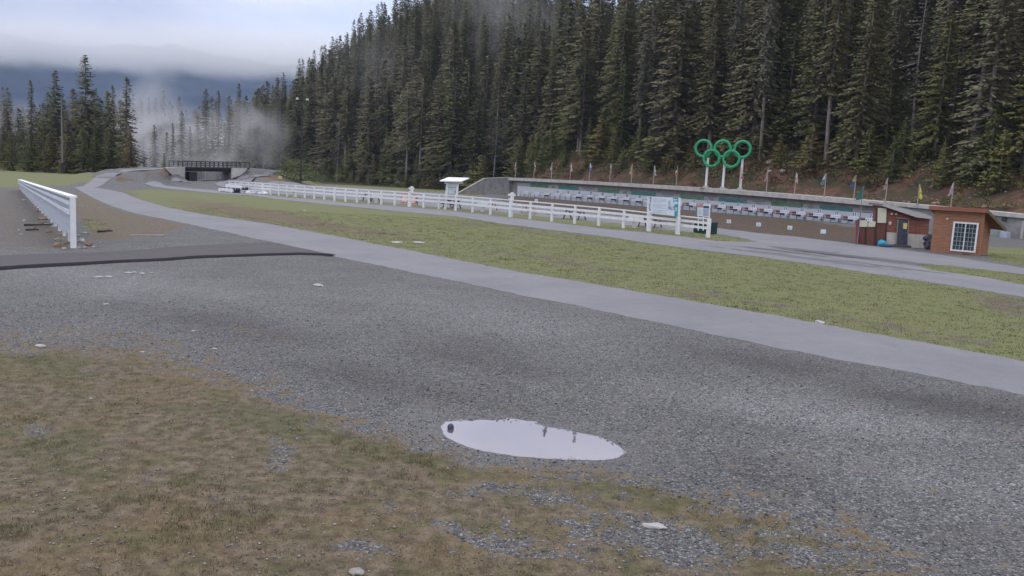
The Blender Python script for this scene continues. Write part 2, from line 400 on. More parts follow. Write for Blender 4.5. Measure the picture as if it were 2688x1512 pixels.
tag(ground, "grey gravel, mossy turf and bare earth running up to the wooded hill", "ground", kind="structure")

def nodes_helper(nt):
    N, L = nt.nodes, nt.links
    def inp(sock, v):
        if isinstance(v, (int, float)): sock.default_value = v
        elif isinstance(v, (tuple, list)): sock.default_value = (*v, 1) if len(v) == 3 and sock.type == 'RGBA' else v
        elif v is not None: L.new(v, sock)
    def noise(vec, scale, detail=4, rough=.5, dist=0):
        n = N.new('ShaderNodeTexNoise'); n.inputs['Scale'].default_value = scale; n.inputs['Detail'].default_value = detail
        n.inputs['Roughness'].default_value = rough; n.inputs['Distortion'].default_value = dist; L.new(vec, n.inputs['Vector']); return n
    def vor(vec, scale, feat='F1', rnd=1.0):
        n = N.new('ShaderNodeTexVoronoi'); n.feature = feat; n.inputs['Scale'].default_value = scale; n.inputs['Randomness'].default_value = rnd
        L.new(vec, n.inputs['Vector']); return n
    def ramp(f, stops):
        r = N.new('ShaderNodeValToRGB'); e = r.color_ramp.elements
        while len(e) < len(stops): e.new(0.5)
        for k, (p, c) in zip(e, stops): k.position = p; k.color = (*c, 1) if len(c) == 3 else c
        L.new(f, r.inputs[0]); return r.outputs[0]
    def mix(f, a, b, mode='MIX'):
        m = N.new('ShaderNodeMixRGB'); m.blend_type = mode; inp(m.inputs[0], f); inp(m.inputs[1], a); inp(m.inputs[2], b); return m.outputs[0]
    def math_(op, a, b=None, c=None, clamp=False):
        m = N.new('ShaderNodeMath'); m.operation = op; m.use_clamp = clamp; inp(m.inputs[0], a)
        if b is not None: inp(m.inputs[1], b)
        if c is not None: inp(m.inputs[2], c)
        return m.outputs[0]
    def step(v, a, b, lo=0.0, hi=1.0):
        m = N.new('ShaderNodeMapRange'); m.interpolation_type = 'SMOOTHSTEP'; inp(m.inputs[0], v)
        m.inputs[1].default_value = a; m.inputs[2].default_value = b; m.inputs[3].default_value = lo; m.inputs[4].default_value = hi; return m.outputs[0]
    return noise, vor, ramp, mix, math_, step

m, nt, N, L, bs = newmat("ground_cover")
noise, vor, ramp, mix, math_, step = nodes_helper(nt)
geo = N.new('ShaderNodeNewGeometry'); P = geo.outputs['Position']
def attr(n):
    a = N.new('ShaderNodeVertexColor'); a.layer_name = n; s = N.new('ShaderNodeSeparateColor'); L.new(a.outputs[0], s.inputs[0]); return s.outputs
A, B, C = attr('cover_a'), attr('cover_b'), attr('cover_c')
v1 = vor(P, 46); v2 = vor(P, 20); vd = vor(P, 46, 'DISTANCE_TO_EDGE')
n1 = noise(P, 0.55, 6, .6); n2 = noise(P, 7, 5, .6); n3 = noise(P, 2.2, 6, .62); n4 = noise(P, 45, 3, .6)
sepc = N.new('ShaderNodeSeparateColor'); L.new(v1.outputs['Color'], sepc.inputs[0]); sepc2 = N.new('ShaderNodeSeparateColor'); L.new(v2.outputs['Color'], sepc2.inputs[0])
grv = ramp(sepc.outputs[0], [(0.0, (.060, .061, .064)), (.45, (.112, .114, .120)), (.78, (.19, .195, .205)), (1.0, (.42, .425, .42))])
grv2 = ramp(sepc2.outputs[1], [(0.0, (.075, .076, .08)), (.6, (.13, .132, .138)), (1.0, (.27, .275, .285))])
grv = mix(.28, grv, grv2)
grv = mix(step(vd.outputs['Distance'], 0.0, 0.16, .55, 0.0), grv, (.035, .034, .04))
dr = math_('ADD', B[2], math_('MULTIPLY', math_('SUBTRACT', n1.outputs[0], .5), 0.5))
fine_dust = ramp(n2.outputs[0], [(.3, (.105, .102, .104)), (.7, (.175, .172, .176))])
grv = mix(step(n3.outputs[0], .42, .66, 0, .45), grv, fine_dust)
grv = mix(1.0, grv, ramp(dr, [(.12, (.60, .57, .56)), (.5, (.97, .95, .93)), (.95, (1.42, 1.41, 1.38))]), 'MULTIPLY')
# tan / mossy turf
tanc = ramp(n2.outputs[0], [(.22, (.045, .038, .028)), (.40, (.10, .078, .052)), (.56, (.165, .130, .090)), (.75, (.22, .185, .135))])
tanc = mix(step(n1.outputs[0], .44, .62, 0, .55), tanc, mix(.6, tanc, (.16, .105, .035)))
tanc = mix(step(n4.outputs[0], .50, .72, 0, .55), tanc, (.035, .032, .024))
mg = math_('ADD', C[0], math_('MULTIPLY', math_('SUBTRACT', n3.outputs[0], .5), 1.6))
mossc = ramp(n2.outputs[0], [(.25, (.040, .042, .020)), (.5, (.085, .086, .040)), (.75, (.14, .135, .070))])
tanc = mix(step(mg, .18, .62, 0, .8), tanc, mossc)
fac_t = math_('ADD', A[1], math_('MULTIPLY', math_('SUBTRACT', n3.outputs[0], .5), 2.1))
fac_t = math_('ADD', fac_t, math_('MULTIPLY', math_('SUBTRACT', n2.outputs[0], .5), 2.0))
fac_t = math_('ADD', fac_t, math_('MULTIPLY', math_('SUBTRACT', n4.outputs[0], .5), 0.5))
col = mix(step(fac_t, .36, .56), grv, tanc)
# field grass
grc = ramp(n2.outputs[0], [(.25, (.110, .115, .050)), (.48, (.146, .160, .066)), (.62, (.176, .190, .083)), (.8, (.215, .21, .115))])
n5 = noise(P, 0.22, 5, .6)
grc = mix(step(n5.outputs[0], .42, .64, 0, .65), grc, mix(.5, grc, (.17, .15, .075)))
fac_g = math_('ADD', A[0], math_('MULTIPLY', math_('SUBTRACT', n3.outputs[0], .5), 1.1))
fac_g = math_('ADD', fac_g, math_('MULTIPLY', math_('SUBTRACT', n1.outputs[0], .5), 1.3))
col = mix(step(fac_g, .36, .66), col, grc)
# range earth, bank earth, forest floor
dc = ramp(n3.outputs[0], [(.3, (.050, .034, .028)), (.5, (.085, .060, .045)), (.72, (.135, .10, .07))])
dc = mix(step(noise(P, .7, 5, .65).outputs[0], .50, .64, 0, .6), dc, (.095, .085, .045)); dc = mix(step(n2.outputs[0], .55, .72, 0, .5), dc, (.16, .13, .10))
col = mix(step(A[2], .35, .65), col, dc)
oc = ramp(noise(P, .9, 7, .65).outputs[0], [(.30, (.055, .034, .026)), (.44, (.115, .060, .042)), (.56, (.165, .092, .060)), (.66, (.085, .072, .045)), (.85, (.22, .16, .12))])
oc = mix(step(noise(P, .35, 5, .6).outputs[0], .44, .56, 0, .85), oc, (.062, .060, .034))
fo = math_('ADD', B[0], math_('MULTIPLY', math_('SUBTRACT', n3.outputs[0], .5), .8))
col = mix(step(fo, .38, .62), col, oc)
fc = ramp(noise(P, 1.2, 6, .6).outputs[0], [(.3, (.018, .020, .010)), (.55, (.04, .042, .018)), (.8, (.075, .060, .035))])
col = mix(step(B[1], .3, .7), col, fc)
# wet, silty margin of the puddle
wet = math_('SUBTRACT', 1.0, step(math_('ADD', C[2], math_('MULTIPLY', math_('SUBTRACT', n2.outputs[0], .5), .6)), 0.05, .95)); 
col = mix(math_('MULTIPLY', wet, .62), col, mix(.5, (.075, .070, .072), col))
L.new(col, bs.inputs['Base Color'])
rg = math_('SUBTRACT', .92, math_('MULTIPLY', wet, .45)); L.new(rg, bs.inputs['Roughness']); bs.inputs['Specular IOR Level'].default_value = .25
bp = N.new('ShaderNodeBump'); bp.inputs['Strength'].default_value = .55; bp.inputs['Distance'].default_value = .022
hh = math_('ADD', math_('MULTIPLY', v1.outputs['Distance'], -.9), math_('MULTIPLY', n2.outputs[0], 1.3))
hh = math_('MULTIPLY', hh, math_('ADD', .25, math_('MULTIPLY', C[1], .75)))
L.new(hh, bp.inputs['Height']); L.new(bp.outputs[0], bs.inputs['Normal'])
me.materials.append(m)

# roads: ribbons between two traced edges, draped 15 mm over the ground
def resample(pts, n):
    pts = np.array(pts, float); d = np.r_[0, np.cumsum(np.hypot(*np.diff(pts, axis=0).T))]
    t = np.linspace(0, d[-1], n); return np.stack([np.interp(t, d, pts[:, 0]), np.interp(t, d, pts[:, 1])], -1)
def ribbon(name, e1, e2, m, lift=0.015, n=160, k=6, label=None, amp=0.05, skirt=0.03, farlift=1.0):
    a = [gt(*p) for p in e1]; b = [gt(*p) for p in e2]
    a = resample([(p.x, p.y) for p in a], n); b = resample([(p.x, p.y) for p in b], n)
    rnd = random.Random(hash(name) % 1000 if False else len(name))
    vs = []; fs = []
    for i in range(n):
        wa = amp * (mnoise.noise(Vector((a[i][0] * 1.7, a[i][1] * 1.7, 1))) * 1.6 + 1.2 * mnoise.noise(Vector((a[i][0] * 6, a[i][1] * 6, 1)))); wb = amp * (mnoise.noise(Vector((b[i][0] * 1.7, b[i][1] * 1.7, 5))) * 1.6 + 1.2 * mnoise.noise(Vector((b[i][0] * 6, b[i][1] * 6, 5))))
        dv = (b[i] - a[i]); ln = np.hypot(*dv) or 1; dv = dv / ln
        pa = a[i] + dv * wa; pb = b[i] + dv * wb
        pts = [pa - dv * 0.02] + [pa + (pb - pa) * j / k for j in range(k + 1)] + [pb + dv * 0.02]
        for j, p in enumerate(pts):
            vs.append((p[0], p[1], lift if 0 < j < k + 2 else -skirt))
    c = k + 3
    va = np.array(vs); va[:, 2] += height(va[:, 0], va[:, 1]) + (farlift * (.07 * sst(86, 104, va[:, 1]) + .06 * sst(125, 140, va[:, 1]))); vs = [tuple(q) for q in va]
    for i in range(n - 1):
        for j in range(c - 1): fs.append((i * c + j, i * c + j + 1, (i + 1) * c + j + 1, (i + 1) * c + j))
    mb = MB(); mb.v = vs; mb.f = fs
    # make the faces look up
    v0, v1_, v2_ = Vector(vs[fs[1][0]]), Vector(vs[fs[1][1]]), Vector(vs[fs[1][2]])
    if (v1_ - v0).cross(v2_ - v0).z < 0: mb.f = [f[::-1] for f in fs]
    o = mb.build(name, m); tag(o, label, "road", kind="structure"); return o
def asphalt(name, base, wetspots=()):
    m, nt, N, L, bs = newmat(name); noise, vor, ramp, mix, math_, step = nodes_helper(nt)
    geo = N.new('ShaderNodeNewGeometry'); P = geo.outputs['Position']
    a = noise(P, 60, 3, .7); b = noise(P, .35, 5, .6); c = noise(P, 3.0, 5, .6)
    col = ramp(a.outputs[0], [(.3, tuple(v * .80 for v in base)), (.7, tuple(v * 1.16 for v in base))])
    col = mix(1.0, col, ramp(b.outputs[0], [(.3, (.86, .86, .88)), (.7, (1.08, 1.08, 1.08))]), 'MULTIPLY')
    col = mix(1.0, col, ramp(c.outputs[0], [(.3, (.95, .95, .95)), (.7, (1.04, 1.04, 1.04))]), 'MULTIPLY')
    vc = vor(P, .23, 'DISTANCE_TO_EDGE'); wob0 = noise(P, 1.3, 4, .6)
    vv_ = N.new('ShaderNodeVectorMath'); vv_.operation = 'MULTIPLY_ADD'; L.new(wob0.outputs['Color'], vv_.inputs[0]); vv_.inputs[1].default_value = (1.6, 1.6, 0); L.new(P, vv_.inputs[2]); L.new(vv_.outputs[0], vc.inputs['Vector'])
    crk = math_('MULTIPLY', step(vc.outputs['Distance'], .004, .0015), step(b.outputs[0], .46, .60)); col = mix(math_('MULTIPLY', crk, .55), col, tuple(v * .35 for v in base))
    dst = noise(P, 1.1, 7, .7); col = mix(step(dst.outputs[0], .60, .74, 0, .45), col, tuple(v * 1.30 for v in base)); col = mix(step(dst.outputs[0], .40, .28, 0, .4), col, tuple(v * .72 for v in base))
    rgh = None
    if wetspots:
        acc = None
        sx = N.new('ShaderNodeSeparateXYZ'); L.new(P, sx.inputs[0])
        wob = noise(P, .8, 4, .6, 1.0)
        for (x, y, rx, ry, ang, s) in wetspots:
            ca, sa = math.cos(ang), math.sin(ang)
            dx = math_('SUBTRACT', sx.outputs[0], x); dy = math_('SUBTRACT', sx.outputs[1], y)
            aa = math_('DIVIDE', math_('ADD', math_('MULTIPLY', dx, ca), math_('MULTIPLY', dy, sa)), rx)
            bb = math_('DIVIDE', math_('SUBTRACT', math_('MULTIPLY', dy, ca), math_('MULTIPLY', dx, sa)), ry)
            dd = math_('SQRT', math_('ADD', math_('MULTIPLY', aa, aa), math_('MULTIPLY', bb, bb)))
            dd = math_('ADD', dd, math_('MULTIPLY', math_('SUBTRACT', wob.outputs[0], .5), 1.6))
            k = math_('MULTIPLY', step(dd, 1.0, .8), s)
            acc = k if acc is None else math_('MAXIMUM', acc, k)
        col = mix(acc, col, tuple(v * .30 for v in base))
        rgh = math_('SUBTRACT', .85, math_('MULTIPLY', acc, .45))
    L.new(col, bs.inputs['Base Color']); bs.inputs['Specular IOR Level'].default_value = .3
    if rgh is not None: L.new(rgh, bs.inputs['Roughness'])
    else: bs.inputs['Roughness'].default_value = .85
    bp = N.new('ShaderNodeBump'); bp.inputs['Strength'].default_value = .25; bp.inputs['Distance'].default_value = .004
    L.new(a.outputs[0], bp.inputs['Height']); L.new(bp.outputs[0], bs.inputs['Normal']); return m
ASPH = (.205, .208, .222)
def wsp(px, py, rx, ry, s):
    g = gp(px, py); return (g.x, g.y, rx, ry, math.atan2(WD.y, WD.x), s)
m_path = asphalt("path_asphalt", ASPH)
m_range = asphalt("range_asphalt", ASPH, [wsp(2060, 661, 3.2, .55, .9), wsp(2170, 668, 3.6, .7, 1.0), wsp(2290, 679, 7.0, 1.0, .7), wsp(2100, 676, 6.0, .9, .55), wsp(2350, 690, 4.5, .7, .6), wsp(1990, 655, 6.0, .4, .4), wsp(2330, 700, 3.0, .3, .8)])
main_l = [(432.6,441.5),(364,446),(315,450.5),(278,456),(252,464),(232,480),(220,488),(195,491),(215,504),(248,522),(290,541),(352,560),(435,576),(559,603),(704,634),(873,673),(1344,770),(1568,815),(1792,862.5),(2017,910),(2241,952),(2465,994),(2688,1039),(3000,1105)]
main_r = [(432.6,444),(372,448.5),(327,454),(304,462),(286,474),(272,484),(248,492),(290,499),(323,506),(373,526),(439,545),(538,564),(704,588),(900,624),(1344,711),(1568,748),(1792,787),(2017,826),(2241,868),(2465,907),(2688,949),(3000,1003)]
ribbon("path", main_l[:7] , main_r[:6] + [(262,489)], m_path, n=90)
ribbon("path", [(205,497.5), (215,504)] + main_l[9:], [(248,492)] + main_r[7:], m_path, n=620, label="pale grey asphalt path sweeping from the bridge to the right edge", amp=.07)
ribbon("path", main_l[6:8] + [(205,497.5)], [(262,489),(256,490.5),(248,492)], m_path, n=16)
fence_up = [(500,478.5),(470,478),(445,478),(430,479.5),(424,482),(436,489),(477,494),(540,498.5),(630,507),(688,511),(758,519),(860,525.4),(900,531.7),(1005,538.7),(1110,546.9),(1200,555),(1328,569.5),(1452,584),(1600,602.6),(1699,610.5),(1831,626),(1875,632.6),(1964,636),(1986,634.8),(2397,693),(2448,710),(2600,731),(2688,749),(2950,790)]
fence_lo = [(500,476.5),(450,475),(417,475.5),(392,478),(379,484),(400,490.5),(442,496),(511,502.5),(560,507),(653,512),(735,523.6),(860,537),(900,540.5),(1005,551),(1098,559.7),(1200,568.4),(1328,589),(1452,604.7),(1600,622),(1776,649),(2000,675.5),(2214,706.5),(2386,734),(2510,752),(2688,780.7),(2950,822)]
ribbon("road", fence_lo[:9], fence_up[:9], m_path, n=80)
ribbon("road", fence_lo[8:], fence_up[8:], m_range, n=240, label="asphalt lane running along the near side of the long white fence")
rng_up = [(640,480),(700,481),(790,484),(900,493),(1050,503),(1156,509),(1250,520),(1357,535),(1500,554),(1699,575),(1867,597),(2000,613.8),(2093,622),(2248,640.5),(2350,653),(2444,666),(2560,684),(2688,703.6),(2950,740)]
rng_lo = [(640,503),(700,509),(860,518),(900,523.6),(1005,531),(1110,540.5),(1200,547),(1328,559),(1452,571.5),(1600,586),(1680,595),(1820,610.5),(1900,617),(1960,628),(1986,634.8),(2397,693),(2490,697.4),(2688,721),(2950,752)]
ribbon("road", rng_up, rng_lo, m_range, n=260, lift=.012, k=8, label="wide asphalt apron between the fence and the shooting range")
ribbon("road", [(748,451.2),(700,455),(650,464),(600,474),(575,479),(564,484),(574,490),(600,496),(645,504)], [(750,452.5),(715,461),(670,469),(640,473.5),(615,477),(612,481),(620,482),(632,481.5),(640,480)], m_path, n=80, label="narrow asphalt ramp climbing towards the trees beyond the bridge")
m_new = asphalt("fresh_asphalt", (.082, .074, .078))
so = ribbon("road", [(-500,687),(0,675),(280,664.6),(524,647),(699,638.4),(730,641)], [(-500,728),(0,705),(280,689),(524,675),(786,666.4),(858,669)], m_new, n=120, lift=.05, label="dark newly laid asphalt strip meeting the pale path", amp=.05, skirt=.03)
# raised black edge of the new asphalt
m_edge = mat("bitumen_edge", (.028, .025, .032), rough=1.0, scale=20, bump=.3, spec=.05)
mb = MB(); e = [gt(*p) for p in [(-500,728.5),(0,705.5),(280,689.5),(524,675.5),(786,666.9),(858,669.5),(878,672.5)]]
e = resample([(p.x, p.y) for p in e], 120); nv = 0; vs = []
for i in range(120):
    x, y = e[i]; t = e[min(i + 1, 119)] - e[max(i - 1, 0)]; t = t / np.hypot(*t); n_ = np.array([t[1], -t[0]])
    wdt = .32 + .08 * mnoise.noise(Vector((x * 1.5, y * 1.5, 0)))
    for o_, h_ in ((-.10, .054), (.06, .052), (wdt * .6, .03), (wdt, -.02)):
        vs.append((x + n_[0] * o_, y + n_[1] * o_, hz(x, y) + h_))
fs = [(i * 4 + j, i * 4 + j + 1, i * 4 + j + 5, i * 4 + j + 4) for i in range(119) for j in range(3)]
mb.v = vs; mb.f = fs; o = mb.build("road_edge", m_edge); tag(o, "rough black bitumen edge of the new asphalt strip", "road", kind="structure")
# bare ground patch between the loops stays ground; the puddle
mb = MB(); n = 260; vs = [(PCX, PCY, -.009)]
for i in range(n):
    a = 2 * math.pi * i / n - math.pi; rr = float(np.interp(a, PANG, PRAD, period=2 * math.pi)) * (1 + .035 * mnoise.noise(Vector((math.cos(a) * 6, math.sin(a) * 6, 0))) + .02 * mnoise.noise(Vector((math.cos(a) * 22, math.sin(a) * 22, 3))))
    vs.append((PCX + math.cos(a) * rr * 1.22, PCY + math.sin(a) * rr * 1.22, -.009))
mb.v = vs; mb.f = [(0, i + 1, (i + 1) % n + 1) for i in range(n)]
m, nt, N, L, bs = newmat("puddle_water"); bs.inputs['Base Color'].default_value = (.52, .465, .465, 1); bs.inputs['Roughness'].default_value = .015; bs.inputs['Metallic'].default_value = .85
bs.inputs['Specular IOR Level'].default_value = 1.0; bs.inputs['IOR'].default_value = 1.9
o = mb.build("water", m); tag(o, "bright puddle of still rainwater lying in the gravel", "puddle", kind="structure")
# ------------------------------------------------------------------ shared materials for built things
WHITE = mat("white_paint", (.74, .76, .80), rough=.55, var=.07, scale=3, bump=.1)
WHITE2 = mat("white_boards", (.66, .70, .77), rough=.6, var=.09, scale=5, bump=.15)
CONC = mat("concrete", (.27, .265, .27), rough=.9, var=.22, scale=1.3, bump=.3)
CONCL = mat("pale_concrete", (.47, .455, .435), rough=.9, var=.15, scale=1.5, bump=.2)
STEEL = mat("galvanised_steel", (.20, .215, .24), rough=.5, metal=.4)
BLACK = mat("black_steel", (.012, .013, .022), rough=.5)
DARKW = mat("dark_stained_wood", (.035, .022, .022), rough=.7, scale=12)
REDW = mat("red_stained_wood", (.15, .038, .036), rough=.65, scale=12)
ORW = mat("orange_painted_wood", (.55, .16, .09), rough=.6)
POLEW = mat("grey_flagpole", (.36, .31, .30), rough=.6, scale=3)
def interp(pts, x):
    return float(np.interp(x, [p[0] for p in pts], [p[1] for p in pts]))

# ------------------------------------------------------------------ long white fence
FOOT = [(600,500.5),(634,504),(672,508),(690,509.7),(732,513.5),(776,517.8),(825,522.5),(878,528),(937,531.8),(1001,537),(1036,540),(1075,542.5),(1112,545.5),(1152,549),(1196,553.5),(1240,558),(1287,564),(1340,570),(1391,575),(1448,581.5),(1508,587),(1571,593),(1636,599.5),(1703,607),(1778,615),(1858,624)]
TOPY = [(600,475),(690,480.6),(760,485),(860,491),(900,494),(1036,502),(1200,513),(1240,516),(1340,524),(1450,533),(1600,546),(1703,557.5),(1778,565),(1858,573)]
posts = [602,618,634,653,672,690,710,732,754,776,800,825,851,878,907,937,968,1001,1036,1075,1112,1152,1196,1240,1287,1340,1391,1448,1508,1571,1636,1703,1778,1858]
fp = [gt(x, interp(FOOT, x)) for x in posts]
# straighten the fence line a little
xs = np.array([p.x for p in fp]); ys = np.array([p.y for p in fp]); cf = np.polyfit(xs, ys, 3)
def ztop(p, px, py):
    lo, hi = p.z, p.z + 25.0
    for _ in range(30):
        m_ = (lo + hi) / 2
        if proj((p.x, p.y, m_))[1] > py: lo = m_
        else: hi = m_
    return lo
fh = [ztop(p, x, interp(TOPY, x)) for p, x in zip(fp, posts)]
root = thing("white_fence", "long white three-rail timber fence running beside the asphalt lane below the shooting range", "fence", fp[17])
fd = [(fp[min(i + 1, len(fp) - 1)] - fp[max(i - 1, 0)]).normalized() for i in range(len(fp))]
wide = {1340, 1075, 1703, 1778, 1858}
for i, (x, p, t) in enumerate(zip(posts, fp, fh)):
    mb = MB(); a = math.atan2(fd[i].y, fd[i].x); ww = .36 if x in (1340, 1075) else (.30 if x in (1703, 1778) else (.25 if x == 1858 else .17))
    hgt = t - p.z; mb.box(p.x, p.y, p.z + hgt * .5 - .03, ww, .14, hgt + .02, a)
    mb.build("post", WHITE, root)
for j, (f0, f1) in enumerate(((.94, 1.0), (.68, .81), (.43, .56))):
    mb = MB()
    for i in range(len(fp) - 1):
        nrm = Vector((fd[i].y, -fd[i].x, 0)); nrm = nrm if nrm.dot(-fp[i]) > 0 else -nrm
        o = nrm * (.09 if j else .03); zs = []
        def zz(k, f): return fp[k].z + (fh[k] - fp[k].z) * f
        A = fp[i] + o; B_ = fp[i + 1] + o; th = .035 if j else .12
        n2 = nrm * th
        def V3(q, z): return Vector((q.x, q.y, z))
        mb.hexa([V3(A, zz(i, f0)), V3(B_, zz(i + 1, f0)), V3(B_ - n2, zz(i + 1, f0)), V3(A - n2, zz(i, f0)), V3(A, zz(i, f1)), V3(B_, zz(i + 1, f1)), V3(B_ - n2, zz(i + 1, f1)), V3(A - n2, zz(i, f1))])
    mb.build("rail", WHITE, root)
# crossed marker posts on the two thick posts
for x, cy_, ty, hw in ((1081, 494.8, 489, 7.5), (1344, 511.5, 504.8, 10)):
    k = min(range(len(posts)), key=lambda q: abs(posts[q] - x)); p = fp[k]
    pl = Plane(p, (fd[k].x * .6 + .4, fd[k].y * .6))
    u, z0 = pl.uz(x, interp(TOPY, x)); _, z1 = pl.uz(x, ty); _, zc = pl.uz(x, cy_)
    uw = abs(pl.uz(x + hw, cy_)[0] - u)
    r_ = thing("course_marker", "white cross shaped marker on the fence post " + ("near the pale boulder" if x < 1200 else "before the concrete wing wall"), "marker", pl.at(u, z0))
    mb = MB(); pl.slab(mb, u - .13, u + .13, fh[k], z1, -.06, .06); mb.build("upright", WHITE, r_)
    mb = MB(); pl.slab(mb, u - uw, u + uw, zc - .09, zc + .09, .061, .10); mb.build("arm", WHITE, r_)
    mb = MB(); pl.slab(mb, u - .28, u + .2, fh[k] - .02, fh[k] + .10, .065, .12); mb.build("bracket", WHITE, r_)

# ------------------------------------------------------------------ left fence of white boards
nearp = gt(193, 651); farp = gt(53, 500)
Ln = 30
LT = [(193, 513.5), (186, 511.5), (150, 501), (110, 489), (80, 479.5), (53, 471)]
def lf(i):
    t = i / Ln
    return nearp.lerp(farp, t)
root = thing("board_fence", "tall white fence of overlapping upright boards under a flat cap rail, on the left", "fence", nearp)
plf = Plane(nearp, (farp - nearp).xy); 
def ltop(p):
    px = proj(p)[0]; lo, hi = p.z, p.z + 4
    ty = interp(sorted(LT), px)
    for _ in range(25):
        m_ = (lo + hi) / 2
        if proj((p.x, p.y, m_))[1] > ty: lo = m_
        else: hi = m_
    return lo
L0 = (farp - nearp).length; dv = (farp - nearp).normalized(); nv_ = Vector((dv.y, -dv.x, 0)); nv_ = nv_ if nv_.x < 0 else -nv_   # towards the left side (visible face)
tops = [(i * L0 / 40, ltop(nearp + dv * (i * L0 / 40))) for i in range(41)]
cfz = np.polyfit([a for a, b in tops], [b for a, b in tops], 2)
def LZ(s): return float(np.polyval(cfz, s))
def strip(s0, s1, fz0, fz1, o0, o1, seg=24):
    mb = MB()
    for i in range(seg):
        a, b = s0 + (s1 - s0) * i / seg, s0 + (s1 - s0) * (i + 1) / seg
        pa, pb = nearp + dv * a, nearp + dv * b
        c = []
        for fz in (fz0, fz1):
            for q, s_, o in ((pa, a, o0), (pb, b, o0), (pb, b, o1), (pa, a, o1)):
                g = hz(q.x, q.y); t = LZ(s_); c.append((q.x + nv_.x * o, q.y + nv_.y * o, g + (t - g) * fz if fz > -5 else g))
        mb.hexa(c)
    return mb
strip(0, L0, .965, 1.0, -.14, .16).build("cap_rail", WHITE, root)
strip(0, L0, .82, .90, .09, .15).build("rail", WHITE2, root)
strip(0, L0, .64, .72, .09, .15).build("rail", WHITE2, root)
mb = MB(); s = .55; rnd = random.Random(5)
while s < L0 - .1:
    wd_ = .27; q = nearp + dv * (s + wd_ / 2); g = hz(q.x, q.y); t = LZ(s)
    lift = .05 + .05 * (int(s / 1.9) % 2) + .05 * rnd.random() + (.06 if s > 1.5 else .0)
    z0 = g + (t - g) * min(.32, lift) ; z1 = g + (t - g) * .955; a = math.atan2(dv.y, dv.x)
    if s < 1.4: z1 = g + (t - g) * .63
    mb.box(q.x + nv_.x * .016, q.y + nv_.y * .016, (z0 + z1) / 2, wd_ - .028, .025 + .01 * rnd.random(), z1 - z0, a); s += wd_
mb.build("upright_boards", mat("white_upright_boards", (.50, .55, .64), rough=.6, var=.12, scale=6, bump=.2), root)
k = 0; s = .02
while s < L0:
    q = nearp + dv * s; g = hz(q.x, q.y); t = LZ(s); mb = MB(); wv = .19 if k == 0 else .12
    mb.box(q.x - nv_.x * (.07 if k else -.0), q.y - nv_.y * (.07 if k else 0), (g - .05 + t * .965 + g * .035) / 2, wv, wv * .9, (t - g) * .965 + .05, math.atan2(dv.y, dv.x))
    mb.build("post", WHITE, root); s += 2.4; k += 1

# ------------------------------------------------------------------ shooting range
PW_ = Plane(WALL0, WD)                       # wall face
def wl(off): return Plane(WALL0 + PW_.n * off, WD)
SL = wl(2.2)                                 # front edge of the roof slab
SLT = [(1334,466),(1500,472),(1600,477.5),(1780,489),(1900,498),(2000,505),(2160,517),(2300,527.5),(2440,541),(2520,548.5),(2598,554),(2688,563),(2900,588)]
SLB = [(1334,471.8),(1500,480.5),(1600,487.5),(1780,500.5),(1900,510.5),(2000,518),(2160,531),(2300,543),(2440,556),(2520,563),(2598,563.5),(2688,574),(2900,600)]
us = []; 
for x in [1334,1420,1500,1600,1700,1780,1900,2000,2100,2160,2240,2300,2380,2440,2520,2598,2688,2900]:
    u, zt = SL.uz(x, interp(SLT, x)); _, zb = SL.uz(x, interp(SLB, x)); us.append((u, zt, zb))
# smooth the heights: a straight concrete edge
uu = np.array([a for a, b, c in us]); cft = np.polyfit(uu, [b for a, b, c in us], 3)
def ZT(u): return float(np.polyval(cft, u))
U0, U1 = us[0][0], us[-1][0]
wall = thing("range_wall", "long concrete target wall with an overhanging slab roof behind the shooting range", "wall", PW_.at(0, 0))
def run(pl_f, u0, u1, zf0, zf1, o0, o1, seg=30):
    mb = MB()
    for i in range(seg):
        a, b = u0 + (u1 - u0) * i / seg, u0 + (u1 - u0) * (i + 1) / seg
        A = pl_f.at
        mb.hexa([A(a, zf0(a), o1), A(b, zf0(b), o1), A(b, zf0(b), o0), A(a, zf0(a), o0), A(a, zf1(a), o1), A(b, zf1(b), o1), A(b, zf1(b), o0), A(a, zf1(a), o0)])
    return mb
EDGE = .52
UEND = PW_.uz(2345, 560)[0]
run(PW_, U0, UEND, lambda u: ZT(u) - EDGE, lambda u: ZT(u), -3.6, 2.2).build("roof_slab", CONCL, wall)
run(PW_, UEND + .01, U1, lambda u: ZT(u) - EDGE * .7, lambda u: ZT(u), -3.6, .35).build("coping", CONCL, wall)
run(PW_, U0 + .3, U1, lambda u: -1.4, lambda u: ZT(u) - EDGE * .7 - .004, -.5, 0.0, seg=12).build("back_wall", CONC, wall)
run(PW_, U0 + .3, UEND + .5, lambda u: -1.4, lambda u: ZT(u) - EDGE - .004, .003, 1.34).build("recessed_wall", CONC, wall)
